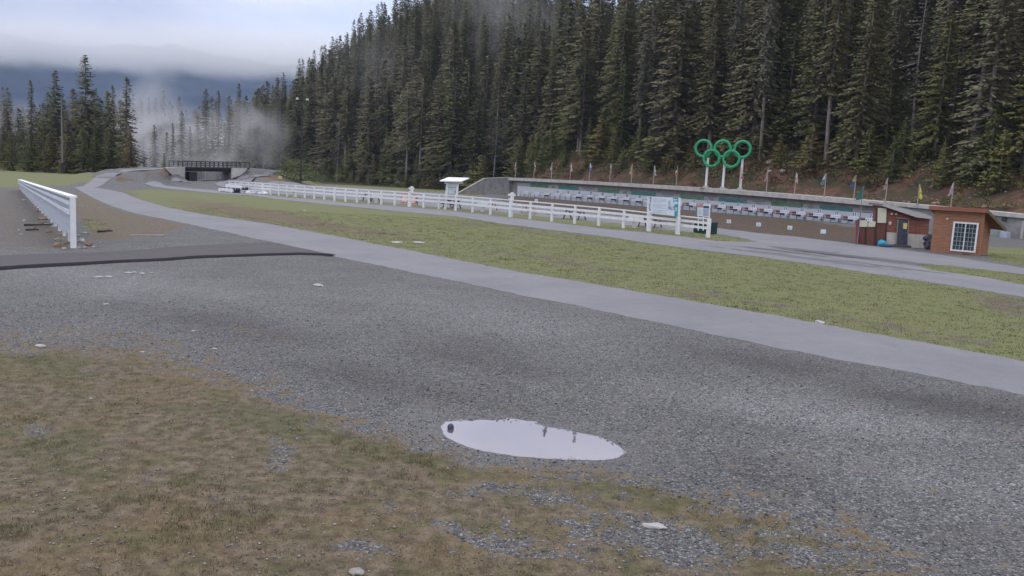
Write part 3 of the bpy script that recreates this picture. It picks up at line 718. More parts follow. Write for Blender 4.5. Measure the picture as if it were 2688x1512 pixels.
# wing wall on the left
wa = gt(1203, 509.5); wb = SL.at(U0, 0, 0); wpl = Plane(wa, (wb - wa).xy)
_, zt2 = wpl.uz(1272, 468.5); zt3 = ZT(U0) - .02; uB = (wb.xy - wpl.p).dot(wpl.d); u2, _ = wpl.uz(1272, 468.5)
mb = MB(); A = wpl.at
mb.add([A(0, -.3, 0), A(uB, -.3, 0), A(uB, zt3, 0), A(u2, zt2, 0), A(0, .15, 0), A(0, -.3, -.4), A(uB, -.3, -.4), A(uB, zt3, -.4), A(u2, zt2, -.4), A(0, .15, -.4)],
       [(0, 1, 2, 3, 4), (9, 8, 7, 6, 5), (4, 3, 8, 9), (3, 2, 7, 8), (1, 6, 7, 2), (0, 4, 9, 5)])
m, nt, N, L, bs = newmat("weathered_concrete"); noise, vor, ramp, mix, math_, step = nodes_helper(nt)
geo = N.new('ShaderNodeNewGeometry'); mpn = N.new('ShaderNodeMapping'); L.new(geo.outputs['Position'], mpn.inputs[0]); mpn.inputs['Scale'].default_value = (1, 1, .35)
a_ = noise(mpn.outputs[0], 1.8, 6, .7); b_ = noise(geo.outputs['Position'], .5, 4)
col = mix(1.0, ramp(a_.outputs[0], [(.36, (.17, .17, .175)), (.62, (.30, .30, .31))]), ramp(b_.outputs[0], [(.3, (.85, .85, .85)), (.7, (1.1, 1.1, 1.1))]), 'MULTIPLY')
L.new(col, bs.inputs['Base Color']); bs.inputs['Roughness'].default_value = .9; WEATH = m
mb.build("wing_wall", WEATH, wall)
mb = MB(); mb.bar(A(0, .17, -.18), A(u2, zt2 + .03, -.18), .52, .14); mb.bar(A(u2, zt2 + .03, -.18), A(uB, zt3 + .03, -.18), .52, .12); mb.build("wing_coping", CONCL, wall)
mb = MB(); SLp = SL.at
mb.hexa([PW_.at(U0, -.3, 2.2), PW_.at(U0 + .25, -.3, 2.2), PW_.at(U0 + .25, -.3, 0), PW_.at(U0, -.3, 0), PW_.at(U0, ZT(U0) - EDGE, 2.2), PW_.at(U0 + .25, ZT(U0) - EDGE, 2.2), PW_.at(U0 + .25, ZT(U0) - EDGE, 0), PW_.at(U0, ZT(U0) - EDGE, 0)])
mb.build("end_wall", WEATH, wall)
# white lower panelling and the banner above it
PM = wl(1.42)
mural_t = [(1357, 481), (1400, 483), (1500, 488.5), (1600, 494), (1780, 508.5), (1900, 518), (2000, 527), (2160, 541.5), (2300, 554)]
mural_b = [(1357, 489.5), (1400, 491.5), (1500, 498), (1600, 504.5), (1780, 519), (1900, 528.5), (2000, 538), (2160, 552), (2300, 564)]
ub = np.array([PM.uz(x, y) for x, y in mural_b]); cb = np.polyfit(ub[:, 0], ub[:, 1], 1); ZB = lambda u: float(np.polyval(cb, u))
ut = np.array([PM.uz(x, y) for x, y in mural_t]); ct = np.polyfit(ut[:, 0], ut[:, 1], 1); ZM = lambda u: float(np.polyval(ct, u))
UP0 = PM.uz(1358, 500)[0]; UP1 = PM.uz(2318, 570)[0]
WPAN = mat("white_wall_panel", (.60, .63, .70), rough=.6, var=.05, scale=.8)
run(PM, UP0, UP1, lambda u: -1.2, ZB, -.055, .0).build("white_panelling", WPAN, wall)
def banner_mat(name, cols, sc):
    m, nt, N, L, bs = newmat(name); noise, vor, ramp, mix, math_, step = nodes_helper(nt)
    geo = N.new('ShaderNodeNewGeometry'); mpn = N.new('ShaderNodeMapping'); L.new(geo.outputs['Position'], mpn.inputs[0]); mpn.inputs['Scale'].default_value = (.45, .45, 1.5)
    mpn.inputs['Rotation'].default_value = (.3, .2, 0)
    a = noise(mpn.outputs[0], sc, 4, .6, 2.5)
    n_ = len(cols); L.new(ramp(a.outputs[0], [(.30 + .42 * i / (n_ - 1), tuple(v * .80 for v in c)) for i, c in enumerate(cols)]), bs.inputs['Base Color']); bs.inputs['Roughness'].default_value = .6
    return m
BGREEN = banner_mat("banner_green", [(.05, .12, .11), (.05, .22, .11), (.16, .32, .18), (.14, .26, .22), (.42, .48, .48)], 1.1)
BBLUE = banner_mat("banner_teal", [(.05, .11, .24), (.04, .24, .27), (.14, .30, .24), (.03, .20, .32), (.42, .48, .52)], 1.1)
BGREY = banner_mat("banner_grey", [(.33, .35, .38), (.42, .43, .46), (.47, .47, .49), (.38, .42, .44)], 1.6)
segs = [(1357, 1392, 'e'), (1392, 1439.6, 'g'), (1439.6, 1465.7, 'r'), (1465.7, 1519, 'b'), (1519, 1569, 't'), (1569, 1626, 'g'), (1626, 1657, 'r'), (1657, 1722, 'b'), (1722, 1784, 't'), (1784, 1848, 'g'), (1848, 1887, 'r'), (1887, 1960, 'b'), (1960, 2024, 't'), (2024, 2107.7, 'g'), (2107.7, 2151, 'r'), (2151, 2238, 'b'), (2238, 2318, 't')]
bw = {'g': "green patterned banner panel with sweeping leaf shapes", 'b': "teal and blue patterned banner panel", 'r': "grey banner panel printed with five small linked rings", 't': "pale grey banner panel with faint lettering", 'e': "plain grey end panel of the banner"}
ban = thing("wall_banner", "long printed banner strip of green, teal and grey panels under the range wall roof", "banner", PM.at(UP0, ZB(UP0)))
INK = mat("banner_ink", (.16, .17, .20), rough=.7); ci = 0
for x0, x1, t in segs:
    y = interp(mural_t, (x0 + x1) / 2) + 6; a = PM.uz(x0, interp(mural_t, x0) + 5)[0]; b = PM.uz(x1, interp(mural_t, x1) + 5)[0]
    o = run(PM, a + .004, b - .004, lambda u: ZB(u) + .006, ZM, -.05, .012, seg=3).build("banner_panel", {'g': BGREEN, 'b': BBLUE}.get(t, BGREY), ban); o['label'] = bw[t]
    c = (a + b) / 2; zc = (ZB(c) + ZM(c)) / 2; R = .13
    if t == 'r':
        mb = MB()
        for dx, dz in ((-2.2, .45), (0, .45), (2.2, .45), (-1.1, -.55), (1.1, -.55)):
            mb.torus(PM.at(c + dx * R * 1.15, zc + dz * R, .02), (PM.d.x, PM.d.y, 0), (0, 0, 1), R, .022, 18, 4)
        q = mb.build("linked_rings", INK, o)
    if t == 't':
        mb = MB(); W_ = (b - a) * .26
        PM.slab(mb, c - W_, c + W_, zc + .08, zc + .20, .012, .022); mb.build("text_line", INK, o)
        mb = MB(); PM.slab(mb, c - W_ * .5, c + W_ * .5, zc - .15, zc - .06, .012, .022); mb.build("text_line", INK, o)

# ------------------------------------------------------------------ target stands
TP = wl(3.2)
xc = [1409.4,1436,1463,1491,1520,1550,1580.6,1612.7,1645,1678,1712,1747,1783,1820,1858,1896,1936.5,1977,2018,2061,2104,2149,2195,2241,2287]
yb = [(1383,505),(1409.4,508),(1520,513.5),(1612.7,519.3),(1678,524.5),(1787,533.5),(1858,539.3),(1977,549),(2061,556.3),(2149,564),(2241,572.5),(2287,577.5)]
PINK = mat("faded_red_boards", (.42, .25, .27), rough=.7); MAROON = mat("maroon_boards", (.12, .03, .045), rough=.7)
SIGNB = mat("number_ink", (.10, .12, .26), rough=.6); TBLACK = mat("target_black", (.010, .014, .03), rough=.6)
TWHITE = mat("target_white", (.76, .80, .88), rough=.5, var=.03); FRM = mat("stand_frame", (.15, .16, .19), rough=.6, metal=.2)
TPAN = mat("stand_board", (.42, .46, .52), rough=.7)
def stand(k, x):
    y = interp(yb, x); u, z = TP.uz(x, y); g = hz(*TP.at(u, 0).xy)
    right = x > 1740; left = x < 1470
    sd_ = "red boarded" if right else "grey framed"
    # distance between lanes in metres
    L_ = 2.55
    r_ = thing("target_stand", "x", "target", TP.at(u, g), "numbered target stands along the range wall")
    zt = z + .12; zb_ = z - .16
    mb = MB(); TP.slab(mb, u - .62, u + .62, z - .15, z + .17, .02, .14); mb.build("target_cover", TWHITE, r_)
    for j in range(5):
        mb = MB(); uu_ = u - .44 + j * .22; mb.tube(TP.at(uu_, z + .02, .139), TP.at(uu_, z + .02, .150), .055, .055, 8); mb.build("aiming_mark", FRM, r_)
    if k not in (0 + 1, 3, 4) and x > 1400:
        mb = MB(); o_ = -.62; TP.slab(mb, u - (.62 if not right else .60), u + (.50 if not right else -.05), z - .38, z - .155, 0, .10); mb.build("target_box", TBLACK, r_)
        mb = MB(); mb.bar(TP.at(u + .3, z - .5, .08), TP.at(u + .52, z - .42, .08), .09, .08); mb.build("catch_pivot", FRM, r_)
    mb = MB()
    for du in (-.66, .66): TP.slab(mb, u + du - .03, u + du + .03, g, z + .0, -.02, .03)
    TP.slab(mb, u - .66, u + .66, z - .95, z - .89, -.02, .03); mb.build("frame", FRM, r_)
    # left bay: bars of the paper target rack
    u2 = u - 1.28
    mb = MB()
    for dz in (.12, -.10, -.32): TP.slab(mb, u2 - .58, u2 + .58, z + dz, z + dz + .05, -.01, .03)
    for du in (-.60,): TP.slab(mb, u2 + du - .03, u2 + du + .03, g, z + .17, -.02, .03)
    TP.slab(mb, u2 - .6, u2 + .6, z - .95, z - .89, -.02, .03); mb.build("rack", FRM, r_)
    mb = MB()
    for dz in (-.04, -.26): TP.slab(mb, u2 - .55, u2 + (.1 if right else .55), z + dz - .005, z + dz + .12, -.005, .012)
    o = mb.build("rack_boards", PINK if right else TWHITE, r_); 
    if right:
        mb = MB()
        for dz in (.0, -.24): TP.slab(mb, u2 + .02, u2 + .60, z + dz - .06, z + dz + .10, .02, .06)
        o = mb.build("dark_boards", MAROON, r_)
    mb = MB(); TP.slab(mb, u2 - .6, u2 + .6, z - .89, z - .42, -.03, -.01); TP.slab(mb, u - .62, u + .62, z - .89, z - .42, -.03, -.01); mb.build("lower_board", TPAN, r_)
    # number plate: two illegible dark figures on a pale plate
    if x > 1450:
        us_ = u + .05; mb = MB(); TP.slab(mb, us_ - .24, us_ + .24, z + .20, z + .66, -.02, .0); pl_ = mb.build("number_plate", TPAN if not right else WPAN, r_)
        mb = MB()
        for du in (-.13, .11):
            mb.hexa([TP.at(us_ + du - .07, z + .24, .02), TP.at(us_ + du + .03, z + .24, .02), TP.at(us_ + du + .03, z + .24, .004), TP.at(us_ + du - .07, z + .24, .004), TP.at(us_ + du - .03, z + .62, .02), TP.at(us_ + du + .07, z + .62, .02), TP.at(us_ + du + .07, z + .62, .004), TP.at(us_ + du - .03, z + .62, .004)])
        mb.build("figures", SIGNB, pl_)
    return r_
ords = ["leftmost", "second", "third", "fourth", "fifth", "sixth", "seventh", "eighth", "ninth", "tenth", "eleventh", "twelfth"]
for k, x in enumerate([1383] + xc):
    r_ = stand(k, x)
    if k < 12: l_ = ("plain grey target stand, leftmost of the row" if k == 0 else "grey target stand, %s from the left end of the row" % ords[k])
    elif k < 14: l_ = "target stand seen beside the %s of the big information board" % ("hidden middle" if k == 12 else "right edge")
    else: l_ = "red boarded target stand, %s from the right end of the row" % ("rightmost, first" if k == 25 else ords[25 - k])
    r_['label'] = l_
# long sill under the stands
mb = run(wl(4.3), UP0 + 3, UP1 + 1, lambda u: hz(*wl(4.3).at(u, 0).xy) - .1, lambda u: hz(*wl(4.3).at(u, 0).xy) + .22, -.2, .0)
tag(mb.build("timber_sill", mat("grey_timber", (.14, .15, .18), rough=.8)), "long grey timber sill lying below the row of target stands", "sill")

# ------------------------------------------------------------------ flags on the slab edge
flags = [(1352.8,466,424.5,'wr',0),(1401,468,424,'wr',0),(1447,471,425,'fr',0),(1496,474.5,427,'w',0),(1546,478,427.5,'wb',1),(1600,482,429,'wr',0),(1656.5,484.5,431,'y',0),(1714.5,488,434.5,'w',0),(1774.5,494,435.5,'gwr',0),(1941,503,440,'wr0',0),(2011,507,442,'pk',0),(2085,510,451,'pw',0),(2163,516,455,'bw',-1),(2241,521,460,'yb',-1),(2324,528,466,'pk',0),(2408,534,483,'yel',0),(2496,542,478,'wp',0)]
fcol = {'wr': [(.62, .60, .64), (.45, .18, .20)], 'fr': [(.45, .22, .22), (.50, .42, .42)], 'w': [(.60, .60, .64), (.45, .45, .50)], 'wb': [(.70, .72, .78), (.10, .14, .32)], 'y': [(.62, .42, .12), (.55, .40, .20)], 'gwr': [(.02, .10, .06), (.65, .65, .65), (.50, .10, .07)], 'wr0': [(.6, .58, .6), (.4, .12, .12)], 'pk': [(.50, .34, .35), (.42, .25, .25)], 'pw': [(.66, .60, .68), (.50, .36, .40)], 'bw': [(.60, .62, .72), (.14, .22, .30)], 'yb': [(.42, .44, .12), (.06, .12, .22)], 'yel': [(.66, .62, .12), (.60, .58, .10)], 'wp': [(.60, .55, .60), (.42, .35, .42)]}
flab = {'wr': "limp white and red flag", 'fr': "faded red and white flag", 'w': "limp off-white flag", 'wb': "white flag with a blue edge", 'y': "orange-yellow flag", 'gwr': "green, white and red flag", 'wr0': "half hidden red and white flag", 'pk': "faded pink flag", 'pw': "pale pink and white flag", 'bw': "white and blue-grey flag blown left", 'yb': "yellow and dark blue flag", 'yel': "bright yellow flag", 'wp': "white and lilac flag"}
where = ["leftmost on the range wall", "second from the left on the range wall", "third from the left on the range wall", "fourth from the left on the range wall", "fifth from the left on the range wall", "left of the orange-yellow flag", "on the range wall", "right of the orange-yellow flag", "left of the big green rings", "hidden behind the right post of the rings", "first right of the rings, above the targets", "second right of the rings", "third right of the rings", "fourth right of the rings by a taller pole", "above the left end of the shed roof", "above the shed roof", "above the brown hut roof"]
FP = wl(.9)
for i, (x, y0, y1, t, lean) in enumerate(flags):
    u, z0 = FP.uz(x, y0); z0 = ZT(u) - .02; u1_, z1 = FP.uz(x + (3 if x < 1800 else 5), y1)
    r_ = thing("flag_pole", flab[t] + ", " + where[i], "flag", FP.at(u, z0), "flags along the roof of the range wall")
    mb = MB(); mb.tube(FP.at(u, z0), FP.at(u, z1), .055, .045, 7); mb.build("pole", POLEW, r_)
    mb = MB(); mb.box(*FP.at(u, z0 + .03), .22, .22, .06); mb.build("base_plate", STEEL, r_)
    cs = fcol[t]; n_ = len(cs); top = z1 - .04; ln = (z1 - z0) * (.44 if t != 'yel' else .62)
    for j, c in enumerate(cs):
        mb = MB(); vs = []; fs = []; K = 7; rnd = random.Random(i * 7 + j)
        za, zb2 = top - ln * j / n_, top - ln * (j + 1) / n_
        dr_ = lean if lean else (.25 if i % 2 else -.12)
        for k in range(K + 1):
            f_ = k / K; zz_ = za + (zb2 - za) * f_; prog = (j + f_) / n_
            for q in range(5):
                g_ = q / 4; wdt = (.10 + .34 * prog * (1.7 if lean else 1)) * (1 - .5 * max(0, prog - .85) * 4)
                uo = .05 + g_ * wdt; uo = uo * (1 if dr_ > 0 else -1)
                oo = .10 * math.sin(g_ * 7 + f_ * 3 + i) * (.4 + prog)
                vs.append(FP.at(u + uo, zz_ - g_ * .25 * (1 if lean == 0 else .6), oo))
        for k in range(K):
            for q in range(4): fs.append((k * 5 + q, k * 5 + q + 1, (k + 1) * 5 + q + 1, (k + 1) * 5 + q))
        mb.v = [tuple(v_) for v_ in vs]; mb.f = fs
        o = mb.build("flag", mat("cloth_%s_%d" % (t, j), c, rough=.8, var=.15, scale=4), r_, smooth=True)

# ------------------------------------------------------------------ five green rings
RP = wl(1.0); u, z = RP.uz(1897, 493); bp_ = RP.at(u, z)
vdir = Vector((bp_.x, bp_.y)).normalized(); perp = Vector((vdir.y, -vdir.x)); rd = (perp * .82 + WD * .45).normalized()
RPL = Plane(bp_, rd)
r_ = thing("linked_rings", "five big green linked rings held up on three white posts", "rings sculpture", RPL.at(0, ZT(u)))
GRN = mat("ring_green", (.022, .32, .15), rough=.5, var=.18, scale=5, bump=.3)
for j, (x, y) in enumerate([(1846.7, 389.5), (1897, 390.5), (1949, 392), (1868.5, 415.5), (1920.5, 417.5)]):
    a, b = RPL.uz(x, y); R = abs(RPL.uz(x, y - 21)[1] - b); mb = MB()
    mb.torus(RPL.at(a, b, .0 if j < 3 else .12), (RPL.d.x, RPL.d.y, 0), (0, 0, 1), R, R * .175, 56, 12); mb.build("ring", GRN, r_, smooth=True)
for x0, y0, x1, y1 in ((1851, 490.5, 1855.5, 414), (1895, 495, 1898.5, 424), (1941, 498.5, 1947, 410)):
    a, b = RPL.uz(x0, y0); c, d = RPL.uz(x1, y1); mb = MB(); zb_ = ZT((RPL.at(a, 0).xy - WALL0).dot(WD))
    RPL.slab(mb, a - .13, a + .13, zb_, d, -.45, -.2); mb.build("post", WHITE, r_)
    mb = MB(); RPL.slab(mb, a - .8, a + .8, zb_ - .01, zb_ + .10, -.7, .2); RPL.slab(mb, a - .28, a + .28, zb_ + .1, zb_ + .3, -.5, -.1); mb.build("foot", CONCL, r_)

# ------------------------------------------------------------------ bridge
pa_ = Vector(P3(486, 476, 0.0)[:2]); 
BL = Vector(BRL[:2]); BR = Vector(BRR[:2]); bd = (BR - BL).normalized(); ZD = BRL[2]; SLO = (BRR[2] - BRL[2]) / (BR - BL).length
BP = Plane(BL, bd); br = thing("footbridge", "dark timber deck bridge with railings between concrete abutments, in the mist", "bridge", BP.at(4, 0))
BDK = mat("weathered_bridge_timber", (.040, .036, .040), rough=.8, scale=4); BAB = WEATH
Lb = (BR - BL).length
def bslab(mb, u0, u1, z0, z1, o0, o1):
    """slab following the slope of the deck; z measured from the deck surface"""
    A = BP.at; a0, a1 = ZD + SLO * u0, ZD + SLO * u1
    mb.hexa([A(u0, a0 + z0, o1), A(u1, a1 + z0, o1), A(u1, a1 + z0, o0), A(u0, a0 + z0, o0), A(u0, a0 + z1, o1), A(u1, a1 + z1, o1), A(u1, a1 + z1, o0), A(u0, a0 + z1, o0)])
mb = MB(); bslab(mb, 0, Lb, -.26, 0, -4.2, 0); mb.build("deck", BDK, br)
ua = BP.uz(486, 450)[0]; uc = BP.uz(608, 450)[0]
for o_ in (0.02, -4.3):
    mb = MB(); n_ = 17
    for i in range(n_): uu_ = .1 + (Lb - .2) * i / (n_ - 1); bslab(mb, uu_ - .04, uu_ + .04, -.3, .95, o_, o_ + .10)
    bslab(mb, 0, Lb, .84, .96, o_ + .101, o_ + .2); bslab(mb, 0, Lb, .58, .64, o_ + .101, o_ + .16); bslab(mb, 0, Lb, .28, .34, o_ + .101, o_ + .16)
    mb.build("railing", BDK, br)
for i in range(5):
    mb = MB(); o_ = -.6 - i * .8; bslab(mb, ua - .5, uc + .6, -.72, -.263, o_ - .15, o_ + .15); mb.build("girder", BDK, br)
mb = MB(); BP.slab(mb, ua - 1.0, ua + .0, -.4, ZD - .75, -14, -.2); mb.build("abutment", BAB, br)
mb = MB(); BP.slab(mb, uc, uc + 1.0, -.4, ZD + SLO * uc - .75, -14, -.2); mb.build("abutment", BAB, br)
mb = MB(); BP.slab(mb, ua + .9, ua + 2.2, -.4, ZD - .75, -4.0, -.6); mb.build("pier", BDK, br)
mb = MB(); BP.slab(mb, ua, uc, -.5, ZD - .3, -14.6, -14.0); mb.build("underpass_wall", BAB, br)
e0 = BP.at(ua, 0, 0); wl0 = gt(434, 442); A_ = Vector((e0.x, e0.y, 0)); B_ = Vector((wl0.x + 2.5, wl0.y - 1, 0))
W1 = Plane(A_, (A_ - B_).xy if (A_ - B_).x > 0 else (B_ - A_).xy)
def uzc(pl, pts): return [pl.uz(*p) for p in pts]
def prism(pl, pts, o0, o1):
    mb = MB(); n_ = len(pts); vs = [pl.at(a, b, o1) for a, b in pts] + [pl.at(a, b, o0) for a, b in pts]
    mb.add(vs, [tuple(range(n_)), tuple(range(2 * n_ - 1, n_ - 1, -1))] + [(i, n_ + i, n_ + (i + 1) % n_, (i + 1) % n_) for i in range(n_)]); return mb
prism(W1, uzc(W1, [(435, 440.5), (465, 438.3), (486, 438.5), (486, 478), (479, 474), (458, 464), (440, 448)]), -.35, 0).build("wing_wall", CONCL, br)
e1 = BP.at(uc, 0, .1); W2 = Plane(e1, (.96, .25))
prism(W2, uzc(W2, [(607, 441), (649, 441.5), (645, 449), (630, 461), (612, 467), (607, 470)]), -.35, 0).build("wing_wall", CONCL, br)
# small pale sign beyond the bridge
# ------------------------------------------------------------------ information boards, kiosk
def up_at(px, py):
    return gt(px, py)
fdir = (gp(1858, 624) - gp(1571, 593)).xy.normalized()
p0 = fp[posts.index(1703)]; IB = Plane(p0 + Vector((0, 0, 0)) - Vector((Plane(p0, fdir).n.x, Plane(p0, fdir).n.y, 0)) * -.12, fdir)
r_ = thing("information_board", "large white information board with text lines and a teal photo column, on the fence", "information board", IB.at(0, .6))
IWH = mat("board_white", (.66, .74, .84), rough=.4, var=.03); ITXT = mat("grey_print", (.38, .44, .50), rough=.6); ITEAL = mat("teal_print", (.03, .33, .42), rough=.5, var=.2)
def photo_mat(name, cols):
    m, nt, N, L, bs = newmat(name); noise, vor, ramp, mix, math_, step = nodes_helper(nt)
    geo = N.new('ShaderNodeNewGeometry'); a = noise(geo.outputs['Position'], 4.5, 3, .6, .6)
    L.new(ramp(a.outputs[0], [(.30 + .4 * i / (len(cols) - 1), c) for i, c in enumerate(cols)]), bs.inputs['Base Color']); bs.inputs['Roughness'].default_value = .5; return m
IPH = photo_mat("photo_print", [(.03, .04, .07), (.14, .15, .20), (.45, .50, .58), (.62, .68, .74), (.20, .13, .16)])
def quad_px(pl, pts, o0, o1): return prism(pl, uzc(pl, pts), o0, o1)
quad_px(IB, [(1700.5, 558.5), (1779.5, 568.5), (1781.5, 519.5), (1702.5, 515.8)], -.04, .0).build("panel", IWH, r_)
q = quad_px(IB, [(1700.5, 551), (1708.5, 554), (1710, 516.4), (1701.5, 515.9)], .001, .006).build("photo_strip", IPH, r_)
quad_px(IB, [(1752.5, 552), (1771, 553), (1772, 538), (1753.5, 537)], .001, .006).build("photo", IPH, r_)
quad_px(IB, [(1754, 537.8), (1760, 538), (1761, 527), (1755, 527)], .001, .006).build("photo", IPH, r_)
quad_px(IB, [(1770, 567), (1778.5, 568), (1781, 519.6), (1767, 519), (1766.5, 534), (1772, 537), (1771, 554)], .007, .011).build("teal_column", ITEAL, r_)
mb = MB()
for c in ([(1768, 524.5), (1778, 525.2), (1778, 523.2), (1768, 522.5)], [(1768, 528.5), (1777, 529), (1777, 527.2), (1768, 526.6)], [(1768, 535), (1779, 535.8), (1779, 531), (1768, 530.4)], [(1773, 548), (1777.5, 548.3), (1777.5, 545), (1773, 544.6)], [(1773, 553), (1777, 553.3), (1777, 550.5), (1773, 550.2)]):
    b_ = quad_px(IB, c, .012, .015); mb.add(b_.v, b_.f)
mb.build("teal_column_boxes", IWH, r_)
mb = MB()
for i in range(13):
    y = 521 + i * 3.0; x1 = 1750 if i % 4 != 3 else 1738; c = [(1713, y + 1.0), (x1, y + 1.0 + .05 * (x1 - 1713)), (x1, y + .05 * (x1 - 1713) - .1), (1713, y - .1)]
    if i % 5 == 4: continue
    b_ = quad_px(IB, c, .002, .005); mb.add(b_.v, b_.f)
mb.build("text_lines", ITXT, r_)
quad_px(IB, [(1776, 620), (1783, 621), (1785, 519), (1781.8, 518.8), (1780, 570)], -.06, .02).build("post", WHITE, r_)
quad_px(IB, [(1697, 611), (1706, 612), (1702.3, 515), (1699.8, 515)], -.06, .02).build("post", WHITE, r_)
p1 = gt(1845, 616); SB = Plane(p1, fdir)
r_ = thing("notice_board", "small two-part notice board, red and black headed, behind the end of the fence", "notice board", SB.at(0, .9))
quad_px(SB, [(1830, 566), (1862, 571), (1863, 540.5), (1831, 535.5)], -.03, 0).build("panel", IWH, r_)
quad_px(SB, [(1831.5, 544), (1845, 545.5), (1845.5, 538), (1832, 536.5)], .001, .005).build("red_heading", mat("salmon_print", (.55, .20, .20)), r_)
quad_px(SB, [(1846, 545.5), (1861, 547.5), (1861.5, 541.5), (1846.5, 540)], .001, .005).build("black_heading", mat("black_print", (.04, .04, .07)), r_)
quad_px(SB, [(1845.5, 566), (1860, 568.5), (1861, 548.5), (1846, 546.5)], .001, .004).build("grey_text_block", mat("lilac_print", (.36, .38, .50)), r_)
mb = MB()
for i in range(6):
    b_ = quad_px(SB, [(1833, 548.5 + i * 2.8), (1843.5, 549.7 + i * 2.8), (1843.5, 548.7 + i * 2.8), (1833, 547.5 + i * 2.8)], .001, .004); mb.add(b_.v, b_.f)
mb.build("text_lines", ITXT, r_)
quad_px(SB, [(1833, 577), (1841, 578), (1841.5, 570.5), (1833.5, 569.5)], -.02, .01).build("small_notice", ITXT, r_)
for x in (1831.5, 1844.5, 1860.5):
    quad_px(SB, [(x - 1.2, 605), (x + 1, 605.2), (x + 1.6, 537), (x - .2, 537)], -.08, -.031).build("leg", WHITE, r_)
# green bin at the end of the fence
g0 = gt(1819, 620); GB = Plane(gp(1838, 612), fdir)
r_ = thing("waste_bin", "dark green metal bin standing behind the last post of the white fence", "bin", gt(1838, 615))
GRB = mat("dark_green_metal", (.010, .040, .038), rough=.45)
u0_, z0_ = GB.uz(1819.5, 615); u1_, z1_ = GB.uz(1867, 615); _, zt_ = GB.uz(1840, 584)
mb = MB(); GB.slab(mb, u0_, u1_ - .1, hz(*GB.at(u0_, 0).xy) - .02, zt_, -.75, .0); mb.build("body", GRB, r_)
mb = MB(); GB.slab(mb, u0_ - .03, u1_ - .07, zt_ + .002, zt_ + .07, -.78, .03); mb.build("lid", GRB, r_)
mb = MB(); GB.slab(mb, u0_ - .10, u0_ - .035, hz(*GB.at(u0_, 0).xy) - .02, zt_ - .05, -.7, .0); mb.build("side_panel", WHITE, r_)
# kiosk with a pitched white roof
k0 = gt(1182, 551); KP = Plane(k0, (Vector((k0.y, -k0.x)).normalized() * .9 + fdir * .2))
r_ = thing("notice_kiosk", "white notice kiosk with a flat tilted roof, rising above the fence by the wing wall", "kiosk", KP.at(0, k0.z))
for x0, x1 in ((1168, 1174.5), (1194.5, 1202)):
    quad_px(KP, [(x0 - 3.3, 550), (x0 + 3.3, 550.4), (x1 + 2.6, 480), (x1 - 2.6, 480)], -.12, .06).build("post", WHITE, r_)
quad_px(KP, [(1173, 508), (1199, 510), (1200.5, 482), (1174.5, 481)], -.08, -.04).build("notice_panel", WHITE2, r_)
quad_px(KP, [(1174, 507.5), (1198, 509), (1199, 494), (1175, 493)], -.038, -.03).build("poster", photo_mat("pale_poster", [(.55, .62, .70), (.62, .70, .76), (.50, .62, .66), (.45, .52, .60)]), r_)
quad_px(KP, [(1193.5, 507), (1197, 507.2), (1198, 500), (1194.5, 500)], -.028, -.022).build("poster_detail", mat("dark_blue_print", (.08, .13, .22)), r_)
quad_px(KP, [(1174.5, 492), (1199, 493), (1199, 491.3), (1174.5, 490)], -.038, .01).build("crossbar", ITXT, r_)
quad_px(KP, [(1166, 482), (1214, 483), (1214.5, 478), (1167, 477)], -.3, -.14).build("beam", WHITE, r_)
u0_, z0_ = KP.uz(1157, 473.5); u1_, z1_ = KP.uz(1214, 475); u2_, z2_ = KP.uz(1186, 464.5); u3_, z3_ = KP.uz(1231, 465.7)
mb = MB(); f_ = .55
mb.add([KP.at(u0_, z0_ - .10, f_), KP.at(u1_, z1_ - .10, f_), KP.at(u1_ + .45, z1_ + .22, -1.3), KP.at(u0_ + .45, z0_ + .22, -1.3), KP.at(u0_, z0_, f_), KP.at(u1_, z1_, f_), KP.at(u1_ + .45, z1_ + .32, -1.3), KP.at(u0_ + .45, z0_ + .32, -1.3)],
       [(3, 2, 1, 0), (4, 5, 6, 7), (0, 1, 5, 4), (1, 2, 6, 5), (2, 3, 7, 6), (3, 0, 4, 7)])
mb.build("roof", mat("kiosk_roof_white", (.85, .83, .92), rough=.35, var=.03), r_)

# ------------------------------------------------------------------ picnic tables, white tables, orange barriers
def picnic(px, py, wpx, m, label):
    g = gt(px, py); W_ = wpx * (g - Vector((0, 0, H))).length / F; a = math.atan2(fdir.y, fdir.x) + .25
    r_ = thing("picnic_table", label, "picnic table", (g.x, g.y, g.z), "picnic tables behind the long white fence", rz=a)
    s_ = W_ / 2.2
    def B(name, boxes):
        mb = MB()
        for b in boxes: mb.box(*b)
        mb.build(name, m, r_, local=True)
    hw = 1.1 * s_
    B("tabletop", [(0, dy, .75, 2 * hw * .95, .14, .04) for dy in (-.3, -.15, 0, .15, .3)])
    for sy in (-1, 1): B("bench", [(0, sy * .72, .45, 2 * hw, .12, .04), (0, sy * .86, .45, 2 * hw, .12, .04)])
    for sx in (-1, 1):
        mb = MB(); x = sx * hw * .68
        mb.bar((x, -.62, 0), (x, -.18, .72), .05, .10); mb.bar((x, .62, 0), (x, .18, .72), .05, .10); mb.box(x + .04, 0, .38, .04, 1.75, .09); mb.box(x + .04, 0, .70, .04, .72, .07)
        mb.build("leg_frame", m, r_, local=True)
    mb = MB(); mb.bar((-hw * .68, 0, .36), (-.2, 0, .70), .05, .07); mb.bar((hw * .68, 0, .36), (.2, 0, .70), .05, .07); mb.build("brace", m, r_, local=True)
    return r_
picnic(974, 528, 46, DARKW, "dark brown picnic table nearest the left end, behind the white fence")
picnic(1186, 546, 48, DARKW, "dark picnic table directly behind the white notice kiosk")
picnic(1508, 576, 66, mat("brown_table_wood", (.085, .045, .042), rough=.7), "brown picnic table below the left half of the target row")
picnic(1706, 596, 66, REDW, "dark red picnic table below the large information board")
